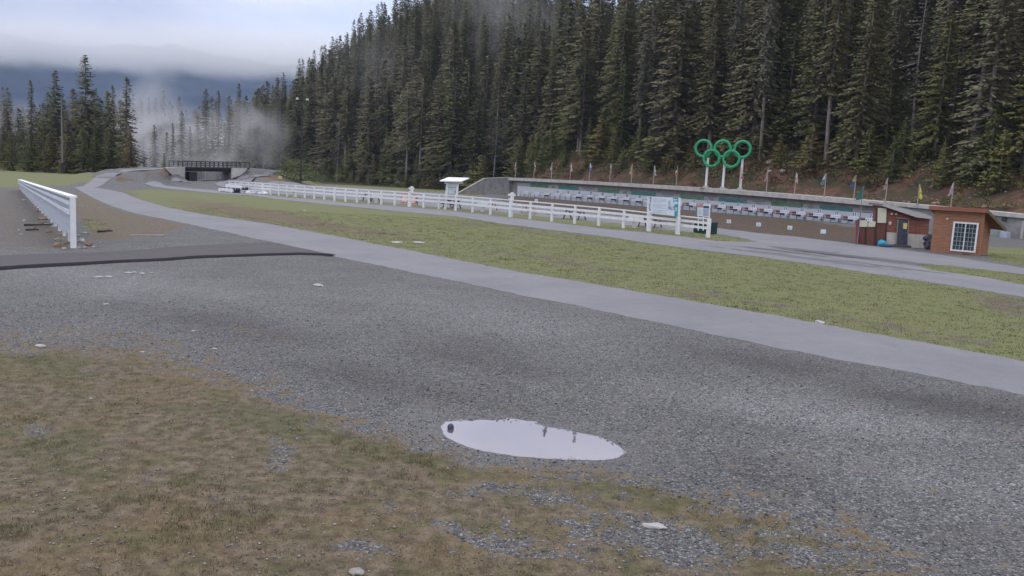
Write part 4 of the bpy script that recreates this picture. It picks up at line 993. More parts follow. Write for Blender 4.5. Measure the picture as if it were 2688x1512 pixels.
picnic(1286, 553, 34, ORW, "faded orange picnic table left of the cross marked post")
picnic(1386, 561, 34, mat("pale_orange_wood", (.60, .33, .20), rough=.7), "pale orange picnic table right of the cross marked post")
def aboard(px, py, label):
    g = gt(px, py); r_ = thing("folding_sign", label, "folding sign", (g.x, g.y, g.z), rz=math.atan2(fdir.y, fdir.x) + .5); s = 1.15
    for sy in (-1, 1):
        mb = MB(); f = lambda x, z: (x * s, sy * (.26 - .22 * z), z * s)
        for a, b in (((-.32, 0), (-.32, .9)), ((.32, 0), (.32, .9)), ((-.32, .87), (.32, .87)), ((-.32, .15), (.32, .15))): mb.bar(f(*a), f(*b), .05, .07)
        mb.build("frame", ORW, r_, local=True)
        mb = MB(); mb.add([f(-.28, .19), f(.28, .19), f(.28, .83), f(-.28, .83)], [(0, 1, 2, 3)]); q = MB(); v = mb.v; 
        q.hexa([(a, b - .008, c) for a, b, c in (v[0], v[1])] + [(a, b + .008, c) for a, b, c in (v[1], v[0])] + [(a, b - .008, c) for a, b, c in (v[3], v[2])] + [(a, b + .008, c) for a, b, c in (v[2], v[3])])
        q.build("panel", mat("pale_pink_panel", (.66, .50, .50)), r_, local=True)
aboard(1064, 535, "orange framed folding sign just left of the far cross marked post")
aboard(1084.5, 538, "orange framed folding sign just right of the far cross marked post")
def wtable(px, py, wpx, hpx, label):
    g = gt(px, py); d_ = (g - Vector((0, 0, H))).length / F; W_ = wpx * d_; Hh = hpx * d_
    r_ = thing("scorer_table", label, "table", (g.x, g.y, g.z), "white box topped tables behind the fence", rz=math.atan2(fdir.y, fdir.x))
    for i, xo in enumerate((-.26, .26)):
        mb = MB(); mb.box(xo * W_, 0, Hh * .86, W_ * .44, .5, Hh * .26); mb.build("box_top", WHITE, r_, local=True)
    mb = MB(); mb.box(0, 0, Hh * .71, W_, .55, Hh * .04); mb.build("tabletop", WHITE, r_, local=True)
    for xo in (-.33, -.12): 
        mb = MB(); mb.box(xo * W_, .1, Hh * .345, .09, .09, Hh * .69); mb.build("leg", WHITE, r_, local=True)
wtable(771, 517, 16, 22, "small white table at the far left part of the fence")
wtable(986, 533, 20, 26, "white table next to the leftmost picnic table")
wtable(1267, 557, 30, 29, "white table between two posts left of the cross marked post")
wtable(1668, 599, 38, 33, "white table left of the large information board")

# ------------------------------------------------------------------ barrier, black crates and white bundle at the far end of the fence
def pxbox(name, label, cat, x0, y0, x1, y1, depth, m, parts=None, dirv=None):
    """box standing on the ground whose front spans the given pixels"""
    g = gt((x0 + x1) / 2, y1); pl = Plane(g, dirv or (Vector((g.y, -g.x)).normalized()))
    r_ = thing(name, label, cat, g); u0, za = pl.uz(x0, (y0 + y1) / 2); u1, _ = pl.uz(x1, (y0 + y1) / 2); _, zt = pl.uz((x0 + x1) / 2, y0)
    return r_, pl, u0, u1, g.z, zt
dr2 = (gp(690, 511) - gp(602, 502)).xy.normalized()
for (x0, y0, x1, y1, lb, zb_) in ((579, 490.5, 617, 500, "upper white timber barrier beam behind the black crates", .55), (573, 497, 611, 507, "lower white timber barrier beam on the road edge", 0)):
    pl = Plane(gp((x0 + x1) / 2, 505), dr2); u0, z0 = pl.uz(x0, y0 + 2); u1, z1 = pl.uz(x1, y1 - 2); c = pl.at((u0 + u1) / 2, 0)
    r_ = thing("barrier", lb, "barrier", c); mb = MB(); zc = max(.12, zb_); pl.slab(mb, u0, u1, zc, zc + .28, -.3 - zb_, -zb_); mb.build("beam", WHITE, r_)
    for uu_ in (u0 + .4, u1 - .4): mb = MB(); pl.slab(mb, uu_ - .1, uu_ + .1, 0, zc - .002, -.35 - zb_, .05 - zb_); mb.build("foot", WHITE, r_)
def crate(px, py, w_, d_, h_, label, zoff=0):
    g = gt(px, py); r_ = thing("black_crate", label, "crate", (g.x, g.y, g.z + zoff), "black crates on the road edge", rz=math.atan2(dr2.y, dr2.x)); t = .04
    mb = MB(); mb.box(0, 0, t / 2, w_, d_, t)
    for sx in (-1, 1): mb.box(sx * (w_ - t) / 2, 0, h_ * .36, t, d_, h_ * .70)
    for sy in (-1, 1): mb.box(0, sy * (d_ - t) / 2, h_ * .36, w_ - 2 * t, t, h_ * .70)
    mb.build("bin", BLACK, r_, local=True)
    mb = MB()
    for sx in (-1, -.33, .33, 1):
        for sy in (-1, 1): mb.box(sx * (w_ / 2 - t), sy * (d_ / 2 - t / 2), h_ * .85, .12, t, h_ * .30)
    mb.build("uprights", BLACK, r_, local=True)
crate(620, 507.2, .55, .6, .55, "small black crate in front, against the white barrier")
crate(630, 506.6, .75, .6, .62, "left of the two larger black crates by the white barrier")
crate(641, 505.8, .60, .6, .62, "right of the two larger black crates by the white barrier")
g = gt(663, 509); r_ = thing("white_bundle", "low pile of white tarpaulin and planks beside the black crates", "bundle", g)
mb = MB()
for i in range(7): mb.rock((g.x - 1.2 + i * .42, g.y + .2 * math.sin(i * 2), g.z + .13), .42, .35, .22, seed=i, sub=1)
mb.build("tarpaulin", WHITE, r_, smooth=True)
mb = MB()
for i in range(4): mb.box(g.x - .2, g.y - .3 + i * .17, g.z + .34, 3.0, .14, .05, .1 * i)
mb.build("planks", WHITE, r_)

# ------------------------------------------------------------------ little lane signs on stakes
def stake(px, yc, yb_, half, label, dark=False, m=None, post=STEEL, name="stake_sign", mark=True, grp="little white lane signs on stakes"):
    g = gt(px, yb_); pl = Plane(g, Vector((g.y, -g.x)).normalized()); u, zc = pl.uz(px, yc); hw = half * (g - Vector((0, 0, H))).length / F
    r_ = thing(name, label, "sign", g, grp); mb = MB(); pl.slab(mb, u * 0 - .025, .025, g.z - .02, zc, -.05, 0); mb.build("stake", post, r_)
    mb = MB(); pl.slab(mb, -hw, hw, zc - hw * .85, zc + hw * .85, .001, .03); mb.build("plate", m or IWH, r_)
    if mark:
        mb = MB(); pl.slab(mb, -hw * .55, hw * .55, zc - hw * .5, zc - hw * .1, .031, .035); pl.slab(mb, -hw * .3, hw * .1, zc + hw * .1, zc + hw * .5, .031, .035); mb.build("marking", mat("grey_marking", (.28, .33, .42)), r_)
    return r_
stake(1407, 526, 541, 4.0, "little white sign left of the others, seen over the fence by the target row")
stake(1911.6, 581, 601, 5.2, "little white stake sign nearest the green bin")
stake(1989.5, 589, 609.5, 5.5, "little white stake sign second from the green bin")
stake(2071.5, 597.5, 618, 5.5, "little white stake sign third from the green bin")
stake(2159, 607.5, 629, 6.2, "blank bright white stake sign nearest the brown screen", mark=False)
YEL = mat("yellow_sign", (.62, .50, .14), rough=.5)
stake(665, 454.5, 474, 1.6, "tiny narrow yellow sign beside the ramp near the bridge", m=YEL, mark=False, grp="yellow signs beside the ramp")
stake(734.7, 466, 480.5, 4.2, "square yellow sign on a stake in front of the orange earth", m=YEL, mark=True, grp="yellow signs beside the ramp")

# ------------------------------------------------------------------ tall floodlight poles and the thin flag pole
g = gt(789, 483.5); pl = Plane(g, Vector((g.y, -g.x)).normalized()); u1_, zt_ = pl.uz(800, 257); _ , zt_ = pl.uz(789, 257)
r_ = thing("floodlight_pole", "tall dark pole with two small floodlights in front of the conifers", "light pole", g)
TPOLE = mat("tarred_pole", (.030, .026, .034), rough=.8)
mb = MB(); mb.tube(g, Vector((g.x, g.y, zt_ + .5)), .17, .09, 10); mb.build("pole", TPOLE, r_)
mb = MB(); pl.slab(mb, -1.0, 1.0, zt_ - .5, zt_ - .38, .12, .22); mb.build("crossarm", TPOLE, r_)
for s_ in (-.85, .85):
    mb = MB(); pl.slab(mb, s_ - .22, s_ + .22, zt_ - .37, zt_ - .02, .05, .4); mb.build("floodlight", mat("lamp_glass", (.60, .62, .66), rough=.2), r_)
g = gt(164, 456); pl = Plane(g, Vector((g.y, -g.x)).normalized()); _, zt_ = pl.uz(164, 254)
r_ = thing("utility_pole", "bare thin grey pole standing in front of the left group of conifers", "pole", g)
mb = MB(); mb.tube(g, Vector((g.x, g.y, zt_)), .17, .09, 8); mb.build("pole", mat("weathered_pole", (.17, .16, .17), rough=.85), r_)
mb = MB(); mb.tube(g, Vector((g.x, g.y, g.z + 1.9)), .26, .25, 8); mb.build("dark_sleeve", TPOLE, r_)
g = gt(2250, 643); pl = Plane(g, Vector((g.y, -g.x)).normalized()); _, zt_ = pl.uz(2250, 487)
r_ = thing("flag_pole", "tall thin grey pole with a drooping green flag beside the brown screen", "flag", g)
mb = MB(); mb.tube(g, pl.at(0, zt_), .035, .022, 7); mb.build("pole", STEEL, r_)
mb = MB(); vs = []; fs = []
for k in range(9):
    for q in range(4): vs.append(pl.at(-(.02 + q / 3 * (.10 + .28 * k / 8)), zt_ - .08 - k * .10 - q * .03, .05 * math.sin(q * 2 + k)))
mb.v = [tuple(v) for v in vs]; mb.f = [(k * 4 + q, k * 4 + q + 1, k * 4 + q + 5, k * 4 + q + 4) for k in range(8) for q in range(3)]
mb.build("flag", mat("green_cloth", (.03, .16, .14), rough=.8), r_, smooth=True)

# ------------------------------------------------------------------ wooden screen, shed, hut
def lap_mat(name, col, pitch=.16, dark=.45):
    m, nt, N, L, bs = newmat(name); noise, vor, ramp, mix, math_, step = nodes_helper(nt)
    geo = N.new('ShaderNodeNewGeometry'); sx = N.new('ShaderNodeSeparateXYZ'); L.new(geo.outputs['Position'], sx.inputs[0])
    fr = math_('FRACT', math_('DIVIDE', sx.outputs[2], pitch)); line = step(fr, .02, .16, dark, 1.0)
    mpn = N.new('ShaderNodeMapping'); L.new(geo.outputs['Position'], mpn.inputs[0]); mpn.inputs['Scale'].default_value = (1, 1, 7)
    a = noise(mpn.outputs[0], 2.2, 5, .65)
    c = ramp(a.outputs[0], [(.3, tuple(v * .75 for v in col)), (.7, tuple(v * 1.25 for v in col))])
    L.new(mix(1.0, c, line, 'MULTIPLY'), bs.inputs['Base Color']); bs.inputs['Roughness'].default_value = .7
    bp = N.new('ShaderNodeBump'); bp.inputs['Strength'].default_value = .8; bp.inputs['Distance'].default_value = .03; L.new(fr, bp.inputs['Height']); bp.invert = True; L.new(bp.outputs[0], bs.inputs['Normal'])
    return m
LAPH = lap_mat("hut_lap_boards", (.27, .125, .070), .17, .6); LAPS = lap_mat("shed_lap_boards", (.20, .072, .050), .20, .6)
SCRN = mat("brown_panel", (.150, .062, .048), rough=.75, scale=2, stretch=(4, 4, .6)); BEI = mat("beige_board", (.56, .58, .46), rough=.7, var=.05)
DPOST = mat("dark_post", (.055, .030, .035), rough=.7)
s0 = gt(2252, 641); s1 = gt(2327, 646); SP = Plane(s0, (s1 - s0).xy.normalized() * .55 + Vector((s0.y, -s0.x)).normalized() * .45)
r_ = thing("timber_screen", "brown boarded timber screen with beige boards on top, left of the shed", "screen", s0)
quad_px(SP, [(2250, 640), (2327, 646), (2325.5, 585), (2303, 585), (2298, 596.5), (2252, 595.5)], -.08, 0).build("panelling", SCRN, r_)
for x, yt, w_ in ((2251, 575, 1.6), (2272.5, 576, 1.2), (2298.5, 546, 2.0), (2326, 546, 1.2)):
    quad_px(SP, [(x - w_ - 1, 643), (x + w_ - 1, 643.5), (x + w_ + 1.4, yt), (x - w_ + 1.4, yt)], .001, .09).build("post", DPOST, r_)
quad_px(SP, [(2302.5, 584.5), (2325, 585), (2326.5, 547), (2304, 545.5)], .095, .12).build("beige_board", BEI, r_)
quad_px(SP, [(2254, 594.5), (2275.5, 595), (2277, 579.5), (2255.5, 578)], .095, .12).build("beige_board", BEI, r_)
quad_px(SP, [(2278.5, 594.6), (2296, 595), (2298, 581.5), (2279.5, 580)], .095, .12).build("beige_board", BEI, r_)
a_, b_ = SP.uz(2254, 600), SP.uz(2264, 640); mb = MB(); mb.bar(SP.at(*a_, .13), SP.at(*b_, .16), .10, .05); mb.build("leaning_plank", SCRN, r_)
g = gt(2246, 639); pl = SP; r2 = thing("red_marker_post", "short crimson post at the left end of the brown screen", "post", g)
quad_px(pl, [(2244.5, 640), (2250, 640.5), (2251.5, 577), (2246.5, 576.5)], .13, .2).build("post", mat("crimson_paint", (.22, .05, .08)), r2)
# shed
c0 = gt(2326, 648); c1 = gt(2402, 652)
SH = Plane(c0 + Vector((.0, 1.0, 0)), (c1 - c0).xy.normalized() * .7 + Vector((c0.y, -c0.x)).normalized() * .3)
r_ = thing("storage_shed", "red boarded shed with grey sloping roof, grey lower walls and a dark door", "shed", c0)
gz = min(hz(*SH.at(0, 0).xy), hz(*SH.at(3, 0).xy)) - .1
quad_px(SH, [(2326, 609), (2402, 614.5), (2404, 568), (2326, 541)], -2.4, 0).build("upper_wall", LAPS, r_)
quad_px(SH, [(2326, 650), (2401, 656), (2402, 614.8), (2326, 609.3)], -2.35, .03).build("lower_wall", CONCL, r_)
S2 = Plane(SH.px(2402.5, 640), SH.d * .5 + Vector((SH.p.y, -SH.p.x)).normalized() * .5)
quad_px(S2, [(2402.6, 614.8), (2437, 617), (2441, 572), (2404.5, 568)], -2.0, -.02).build("side_wall", LAPS, r_)
quad_px(S2, [(2402, 655), (2433.5, 655), (2436, 617.2), (2402.6, 615)], -1.9, .01).build("side_lower_wall", CONCL, r_)
# roof: sloping slab descending to the right
A = [SH.px(2313, 535.5, .35), SH.px(2403, 565.5, .35), S2.px(2444, 569.5, .2), S2.px(2446, 563.5, -1.6), SH.px(2383, 541.5, -2.6), SH.px(2318, 534.0, -2.6)]
mb = MB(); mb.add([v for v in A] + [v - Vector((0, 0, .14)) for v in A], [(0, 1, 2, 3, 4, 5), (11, 10, 9, 8, 7, 6)] + [(i, 6 + i, 6 + (i + 1) % 6, (i + 1) % 6) for i in range(6)])
mb.build("roof", mat("grey_shingle_roof", (.16, .165, .17), rough=.85, scale=14, bump=.4, var=.25), r_)
mb = MB(); mb.bar(A[0] + Vector((0, 0, -.05)), A[1] + Vector((0, 0, -.05)), .05, .16); mb.bar(A[1] + Vector((0, 0, -.05)), A[2] + Vector((0, 0, -.05)), .05, .16); mb.build("fascia", mat("pale_fascia", (.42, .41, .40)), r_)
dr_ = quad_px(SH, [(2352, 641), (2379.5, 643), (2383, 577), (2357, 576)], .035, .07).build("door", mat("slate_blue_door", (.055, .062, .095), rough=.6, var=.3, scale=5), r_)
quad_px(SH, [(2369, 600), (2379, 601.3), (2380.5, 586), (2370.5, 585)], .071, .075).build("yellow_notice", mat("yellow_notice", (.68, .56, .20), var=.2, scale=9), dr_)
mb = MB()
for c in ([(2350, 641), (2352, 641), (2357, 574), (2355, 574)], [(2379.6, 643), (2381.5, 643), (2385, 577), (2383, 577)], [(2352, 572.6), (2387, 575.5), (2387, 573.8), (2352, 570.8)]):
    q = quad_px(SH, c, .035, .10); mb.add(q.v, q.f)
mb.build("door_frame", mat("pale_trim", (.30, .26, .22)), r_)
mb = MB()
for x, y in ((2339.5, 561.5), (2351, 562)): 
    p_ = SH.px(x, y, 0); n3 = Vector((SH.n.x, SH.n.y, 0)); mb.tube(p_, p_ + n3 * .14, .075, .06, 10)
mb.build("wall_lamp", mat("lamp_shell", (.55, .50, .46)), r_)
p_ = SH.px(2335.5, 586, .03); mb = MB(); mb.rock((p_.x, p_.y, p_.z), .10, .06, .12, seed=3); mb.build("round_sign", mat("lamp_shell", (.55, .50, .46)), r_)
mb = MB(); SH_ = quad_px(SH, [(2341, 647.5), (2383, 650), (2383, 643.5), (2345, 641)], .04, .55); SH_.build("doorstep", mat("dark_doorstep", (.08, .08, .09)), r_)
# clutter in the gap between shed and hut
g = gt(2438, 655); r_ = thing("clutter_heap", "dark heap of junk in the gap between the shed and the hut", "heap", g); mb = MB()
for i in range(9): mb.rock((g.x + .12 * (i % 3) - .1, g.y + .1 * (i // 3), g.z + .18 + .28 * (i // 2) * .6), .22, .2, .2, seed=i + 40)
mb.build("heap", mat("junk", (.05, .05, .08), var=.5, scale=8), r_)
# tarp and black bag
g = gt(2316, 646); r_ = thing("tarpaulin", "bright cyan tarpaulin bundle on the ground by the shed", "tarpaulin", g)
def blob(c, sx, sy, sz, seed, m, name, par, rz=0, sub=3):
    mb = MB(); mb.rock(c, sx, sy, sz, seed, rz, sub); return mb.build(name, m, par, smooth=True)
blob((g.x, g.y, g.z + .12), .34, .26, .26, 11, mat("cyan_tarpaulin", (.05, .36, .50), rough=.6, var=.15), "sheet", r_)
blob((g.x + .2, g.y - .18, g.z + .06), .42, .18, .10, 12, mat("blue_tarpaulin", (.02, .09, .18), rough=.6), "blue_fold", r_)
g2 = gt(2331, 645); r_ = thing("rubbish_bag", "black plastic bag slumped behind the cyan tarpaulin", "bag", g2)
blob((g2.x - .05, g2.y + .1, g2.z + .42), .38, .36, .60, 15, mat("black_plastic", (.015, .015, .03), rough=.35), "bag", r_)

# hut
h0 = gt(2444, 661); vd_ = Vector((h0.x, h0.y)).normalized(); pr_ = Vector((vd_.y, -vd_.x)); hd = (pr_ * .97 - vd_ * .22).normalized()
HP = Plane(h0, hd)
r_ = thing("timber_hut", "orange-brown lap boarded hut with a big white multi-pane window and lean-to roof", "hut", h0)
uL, _ = HP.uz(2446, 620); uR, _ = HP.uz(2573, 620); _, zTL = HP.uz(2444, 542); _, zTR = HP.uz(2578, 556); zt = (zTL + zTR) / 2 - .05
zb_ = HP.uz(2440, 664)[1] - .1; DEP = 2.3
HS = lambda u, z, o: HP.at(u, z, o)
zbk = zt - .75
mb = MB()
mb.add([HS(uL, zb_ - .3, 0), HS(uR, zb_ - .3, 0), HS(uR + .10, zb_ - .3, -DEP), HS(uL + .10, zb_ - .3, -DEP), HS(uL, zt, 0), HS(uR, zt, 0), HS(uR + .10, zbk, -DEP), HS(uL + .10, zbk, -DEP)],
       [(3, 2, 1, 0), (4, 5, 6, 7), (0, 1, 5, 4), (1, 2, 6, 5), (2, 3, 7, 6), (3, 0, 4, 7)])
mb.build("wall", LAPH, r_)
ov = .28
mb = MB(); e = [HS(uL - ov, zt + .11, ov), HS(uR + ov, zt + .11, ov), HS(uR + ov + .62, zbk - .25, -DEP - .2), HS(uL - ov + .3, zbk - .1, -DEP - .2)]
mb.add([v - Vector((0, 0, .10)) for v in e] + e, [(3, 2, 1, 0), (4, 5, 6, 7), (0, 1, 5, 4), (1, 2, 6, 5), (2, 3, 7, 6), (3, 0, 4, 7)])
mb.build("roof", mat("red_brown_roofing", (.21, .075, .05), rough=.8, scale=10, bump=.4, var=.2), r_)
mb = MB(); mb.bar(e[0] + Vector((0, 0, -.06)), e[1] + Vector((0, 0, -.06)), .05, .24); mb.build("fascia", mat("hut_fascia", (.26, .105, .070), scale=8, bump=.5), r_)
mb = MB(); mb.bar(e[1] + Vector((0, 0, -.08)), e[2] + Vector((0, 0, -.08)), .05, .18); mb.build("bargeboard", mat("olive_bargeboard", (.13, .11, .06)), r_)
mb = MB(); mb.bar(HS(uR + .06, zb_ - .3, .02), HS(uR + .06, zt, .02), .13, .05, up=(HP.n.x, HP.n.y, 0)); mb.build("corner_board", LAPH, r_)
wc = [HP.uz(2497, 656.5), HP.uz(2560.5, 663.5), HP.uz(2568, 587.5), HP.uz(2503.5, 581)]
wu0 = (wc[0][0] + wc[3][0]) / 2; wu1 = (wc[1][0] + wc[2][0]) / 2; wz0 = (wc[0][1] + wc[1][1]) / 2; wz1 = (wc[2][1] + wc[3][1]) / 2
m, nt, N, L, bs = newmat("window_glass"); bs.inputs['Base Color'].default_value = (.012, .02, .03, 1); bs.inputs['Roughness'].default_value = .06; bs.inputs['Specular IOR Level'].default_value = .9
noise, vor, ramp, mix, math_, step = nodes_helper(nt); geo = N.new('ShaderNodeNewGeometry'); a = noise(geo.outputs['Position'], 3.0, 3)
L.new(ramp(a.outputs[0], [(.3, (.008, .012, .025)), (.55, (.03, .05, .06)), (.75, (.07, .14, .12))]), bs.inputs['Base Color'])
mb = MB(); HP.slab(mb, wu0, wu1, wz0, wz1, .004, .02); win = mb.build("window", m, r_)
mb = MB(); fw_ = .075
for c in ((wu0 - .02, wu1 + .02, wz0 - .02, wz0 + fw_), (wu0 - .02, wu1 + .02, wz1 - fw_, wz1 + .02), (wu0 - .02, wu0 + fw_, wz0 + fw_, wz1 - fw_), (wu1 - fw_, wu1 + .02, wz0 + fw_, wz1 - fw_)): HP.slab(mb, *c, .02, .07)
mc = (wu0 + wu1) / 2; HP.slab(mb, mc - .025, mc + .025, wz0 + fw_, wz1 - fw_, .021, .06); mb.build("frame", WHITE, win)
mb = MB()
for h_ in (0, 1):
    ua_, ub_ = (wu0 + fw_, mc - .025) if h_ == 0 else (mc + .025, wu1 - fw_)
    for i in (1, 2): x = ua_ + (ub_ - ua_) * i / 3; HP.slab(mb, x - .011, x + .011, wz0 + fw_, wz1 - fw_, .021, .035)
    for j in range(1, 6): z = wz0 + fw_ + (wz1 - wz0 - 2 * fw_) * j / 6; HP.slab(mb, ua_, ub_, z - .011, z + .011, .0351, .042)
mb.build("glazing_bars", mat("grey_glazing_bar", (.36, .40, .46)), win)
q = HP.px(2487, 574.5, 0); mb = MB(); n3 = Vector((HP.n.x, HP.n.y, 0)); mb.tube(q, q + n3 * .16, .075, .055, 10); mb.build("wall_lamp", mat("lamp_shell", (.55, .50, .46)), r_)
c = HP.uz(2535, 669.5); mb = MB(); HP.slab(mb, c[0] - .18, c[0] + .18, c[1] - .05, c[1] + .05, .003, .02); mb.build("vent_hole", mat("hole_black", (.01, .008, .01)), r_)
mb = MB(); mb.rock(tuple(HP.at(uR - .6, zb_ - .05, .15)), .5, .14, .12, 3); mb.build("stone_plinth", CONC, r_)

# silver tank, grey-green tank, vent on the right wall
g = gt(2633, 640); TPn = wl(.6); r_ = thing("storage_tank", "pale silver tank with rounded shoulders against the right concrete wall", "tank", g)
quad_px(TPn, [(2610, 634), (2654, 641), (2655, 611), (2651, 608.5), (2615, 604), (2611, 606)], .1, .9).build("body", mat("silver_sheet", (.50, .54, .68), rough=.35, metal=.3, var=.05), r_)
g = gt(2603, 640); g.z = hz(g.x, g.y); r_ = thing("gas_cylinder", "grey-green rounded tank half hidden behind the hut", "tank", g)
tp = wl(1.6); u_c, z_b = tp.uz(2602, 634); _, z_t = tp.uz(2603, 588); zb2 = hz(*tp.at(u_c, 0).xy) - .05
mb = MB(); cN = 14; prof = [(0, zb2), (.62, zb2), (.62, z_t - .35), (.5, z_t - .12), (.28, z_t), (0, z_t + .02)]
vs = []; c_ = tp.at(u_c, 0)
for r__, z in prof[1:-1]:
    for i in range(cN): vs.append((c_.x + r__ * math.cos(2 * math.pi * i / cN), c_.y + r__ * math.sin(2 * math.pi * i / cN), z))
fs = [(k * cN + i, k * cN + (i + 1) % cN, (k + 1) * cN + (i + 1) % cN, (k + 1) * cN + i) for k in range(3) for i in range(cN)] + [tuple(range(3 * cN, 4 * cN))]
mb.add(vs, fs); mb.build("body", mat("grey_green_metal", (.22, .26, .25), rough=.6), r_, smooth=True)
q = PW_.px(2638, 575.5, .01); mb = MB(); n3 = Vector((PW_.n.x, PW_.n.y, 0)); mb.tube(q, q + n3 * .25, .22, .22, 12); r_ = mb.build("wall_vent", mat("vent_dark", (.05, .05, .06)), loc=q); tag(r_, "small dark round vent high on the right concrete wall", "vent")
# pale pillar near the right edge
mb = MB(); u, z = PW_.uz(2686, 600); PW_.slab(mb, u - .12, u + .12, -1.3, ZT(u) - .6, .003, .15); tag(mb.build("wall_pillar", mat("pale_fascia", (.42, .41, .40)), loc=PW_.at(u, -1)), "narrow pale pillar on the concrete wall at the right edge", "pillar")
# ------------------------------------------------------------------ trees
def leafmat(name, stops, trunk=False):
    m, nt, N, L, bs = newmat(name); noise, vor, ramp, mix, math_, step = nodes_helper(nt)
    oi = N.new('ShaderNodeObjectInfo'); geo = N.new('ShaderNodeNewGeometry'); tcn = N.new('ShaderNodeTexCoord')
    a = noise(tcn.outputs['Object'], .9, 3, .6); f = math_('ADD', math_('MULTIPLY', oi.outputs['Random'], .36), math_('MULTIPLY', a.outputs[0], .74))
    L.new(ramp(f, stops), bs.inputs['Base Color']); bs.inputs['Roughness'].default_value = .85; bs.inputs['Specular IOR Level'].default_value = .2
    return m
LEAF = leafmat("conifer_foliage", [(.2, (.072, .080, .036)), (.38, (.112, .120, .050)), (.5, (.150, .148, .068)), (.62, (.175, .152, .080)), (.8, (.22, .21, .14))])
LEAFG = leafmat("young_foliage", [(.2, (.075, .10, .032)), (.45, (.125, .15, .045)), (.6, (.18, .18, .060)), (.8, (.22, .16, .065))])
PALE = leafmat("lichen_foliage", [(.2, (.10, .10, .07)), (.5, (.17, .165, .12)), (.8, (.25, .24, .18))])
GREYF = leafmat("dead_twigs", [(.2, (.10, .085, .08)), (.5, (.16, .14, .13)), (.8, (.21, .19, .17))])
FARL = leafmat("distant_foliage", [(.2, (.04, .045, .035)), (.6, (.07, .07, .05)), (.8, (.09, .085, .065))])
BARK = mat("bark", (.20, .17, .165), rough=.9, scale=3, stretch=(1, 1, .25), var=.35, bump=.4); PBARK = mat("pale_bark", (.29, .265, .26), rough=.9, scale=2.5, stretch=(1, 1, .3), var=.25, bump=.3)

def crown_mesh(seed, h, base, rad, nwh, per, cl, size, droop=.35, narrow=1.0, irr=.35, tipbend=0.0, skip=.07):
    """conifer crown of whorled drooping branches carrying small leaf sprays; returns verts, faces"""
    R = random.Random(seed); V = []; Fc = []
    for i in range(nwh):
        t = (i + R.random() * .8) / nwh; z = base * h + (h - base * h) * t
        env = (1 - t) ** (.80 * narrow) * rad * (.55 + .45 * min(1, (t + .05) * 5)) * (1 + irr * .6 * math.sin(t * 17 + seed)) + .12
        for j in range(per if t < .85 else max(3, per - 2)):
            if R.random() < skip: continue
            a = R.random() * 6.283; Lb = env * R.uniform(1 - irr, 1 + irr * .5); up = .25 * (t - .4) - droop * (1 - t) * .9
            ca, sa = math.cos(a), math.sin(a); n_ = max(2, int(Lb * cl)); px_ = py_ = None
            # limb
            x0, y0 = tipbend * t * t * 2, 0
            for q in range(n_):
                s = (q + .35 + R.random() * .5) / n_; r = Lb * s
                x = x0 + ca * r; y = y0 + sa * r; zz = z + r * up - .10 * r * r * droop + .10 * Lb * (s ** 3)
                w_ = size * (1.15 - .55 * s) * R.uniform(.7, 1.35) * (1.0 - .35 * t)
                for _ in range(2):
                    d1 = Vector((ca + R.uniform(-.75, .75), sa + R.uniform(-.75, .75), R.uniform(-.55, .12))).normalized() * w_
                    d2 = Vector((-sa * R.uniform(.4, 1), ca * R.uniform(.4, 1), R.uniform(-.9, .25))).normalized() * (w_ * .46)
                    c = Vector((x + R.uniform(-.12, .12), y + R.uniform(-.12, .12), zz + R.uniform(-.10, .06)))
                    k = len(V); V += [c - d1 * .3 - d2 * .25, c + d2 * .55 + d1 * .25, c + d1 * .8, c - d2 * .75 + d1 * .15]; Fc.append((k, k + 1, k + 2, k + 3))
    # leader
    for q in range(5):
        k = len(V); z = h - .15 * q; c = Vector((tipbend * 2, 0, z)); V += [c + Vector((.05 + q * .05, 0, -.25)), c + Vector((0, .05, .12)), c + Vector((-.05 - q * .05, .03, -.25))]; Fc.append((k, k + 1, k + 2))
    return V, Fc
def trunk_mesh(seed, h, r, stubs=0, bend=.0, bare=.5, top=1.0):
    R = random.Random(seed); mb = MB(); n = 8; pts = []
    for i in range(n + 1):
        t = i / n; pts.append((Vector((bend * t * t * 2 + .10 * math.sin(t * 5 + seed) * (h / 25), .10 * math.cos(t * 4 + seed) * (h / 25), h * t * top)), r * (1 - t) ** .8 + .025))
    for (a, ra), (b, rb) in zip(pts[:-1], pts[1:]): mb.tube(a, b, ra, rb, 6, cap=False)
    for _ in range(stubs):
        t = R.uniform(.05, bare); a = R.random() * 6.283; z = h * t; l = R.uniform(.5, 1.9)
        mb.tube((0, 0, z), (math.cos(a) * l, math.sin(a) * l, z + R.uniform(-.35, .25)), .03, .012, 3, cap=False)
    return mb
def mesh_from(name, V, Fc, m):
    me = bpy.data.meshes.new(name); me.from_pydata([tuple(v) for v in V], [], Fc); me.update(); me.materials.append(m); return me
PROTO = []
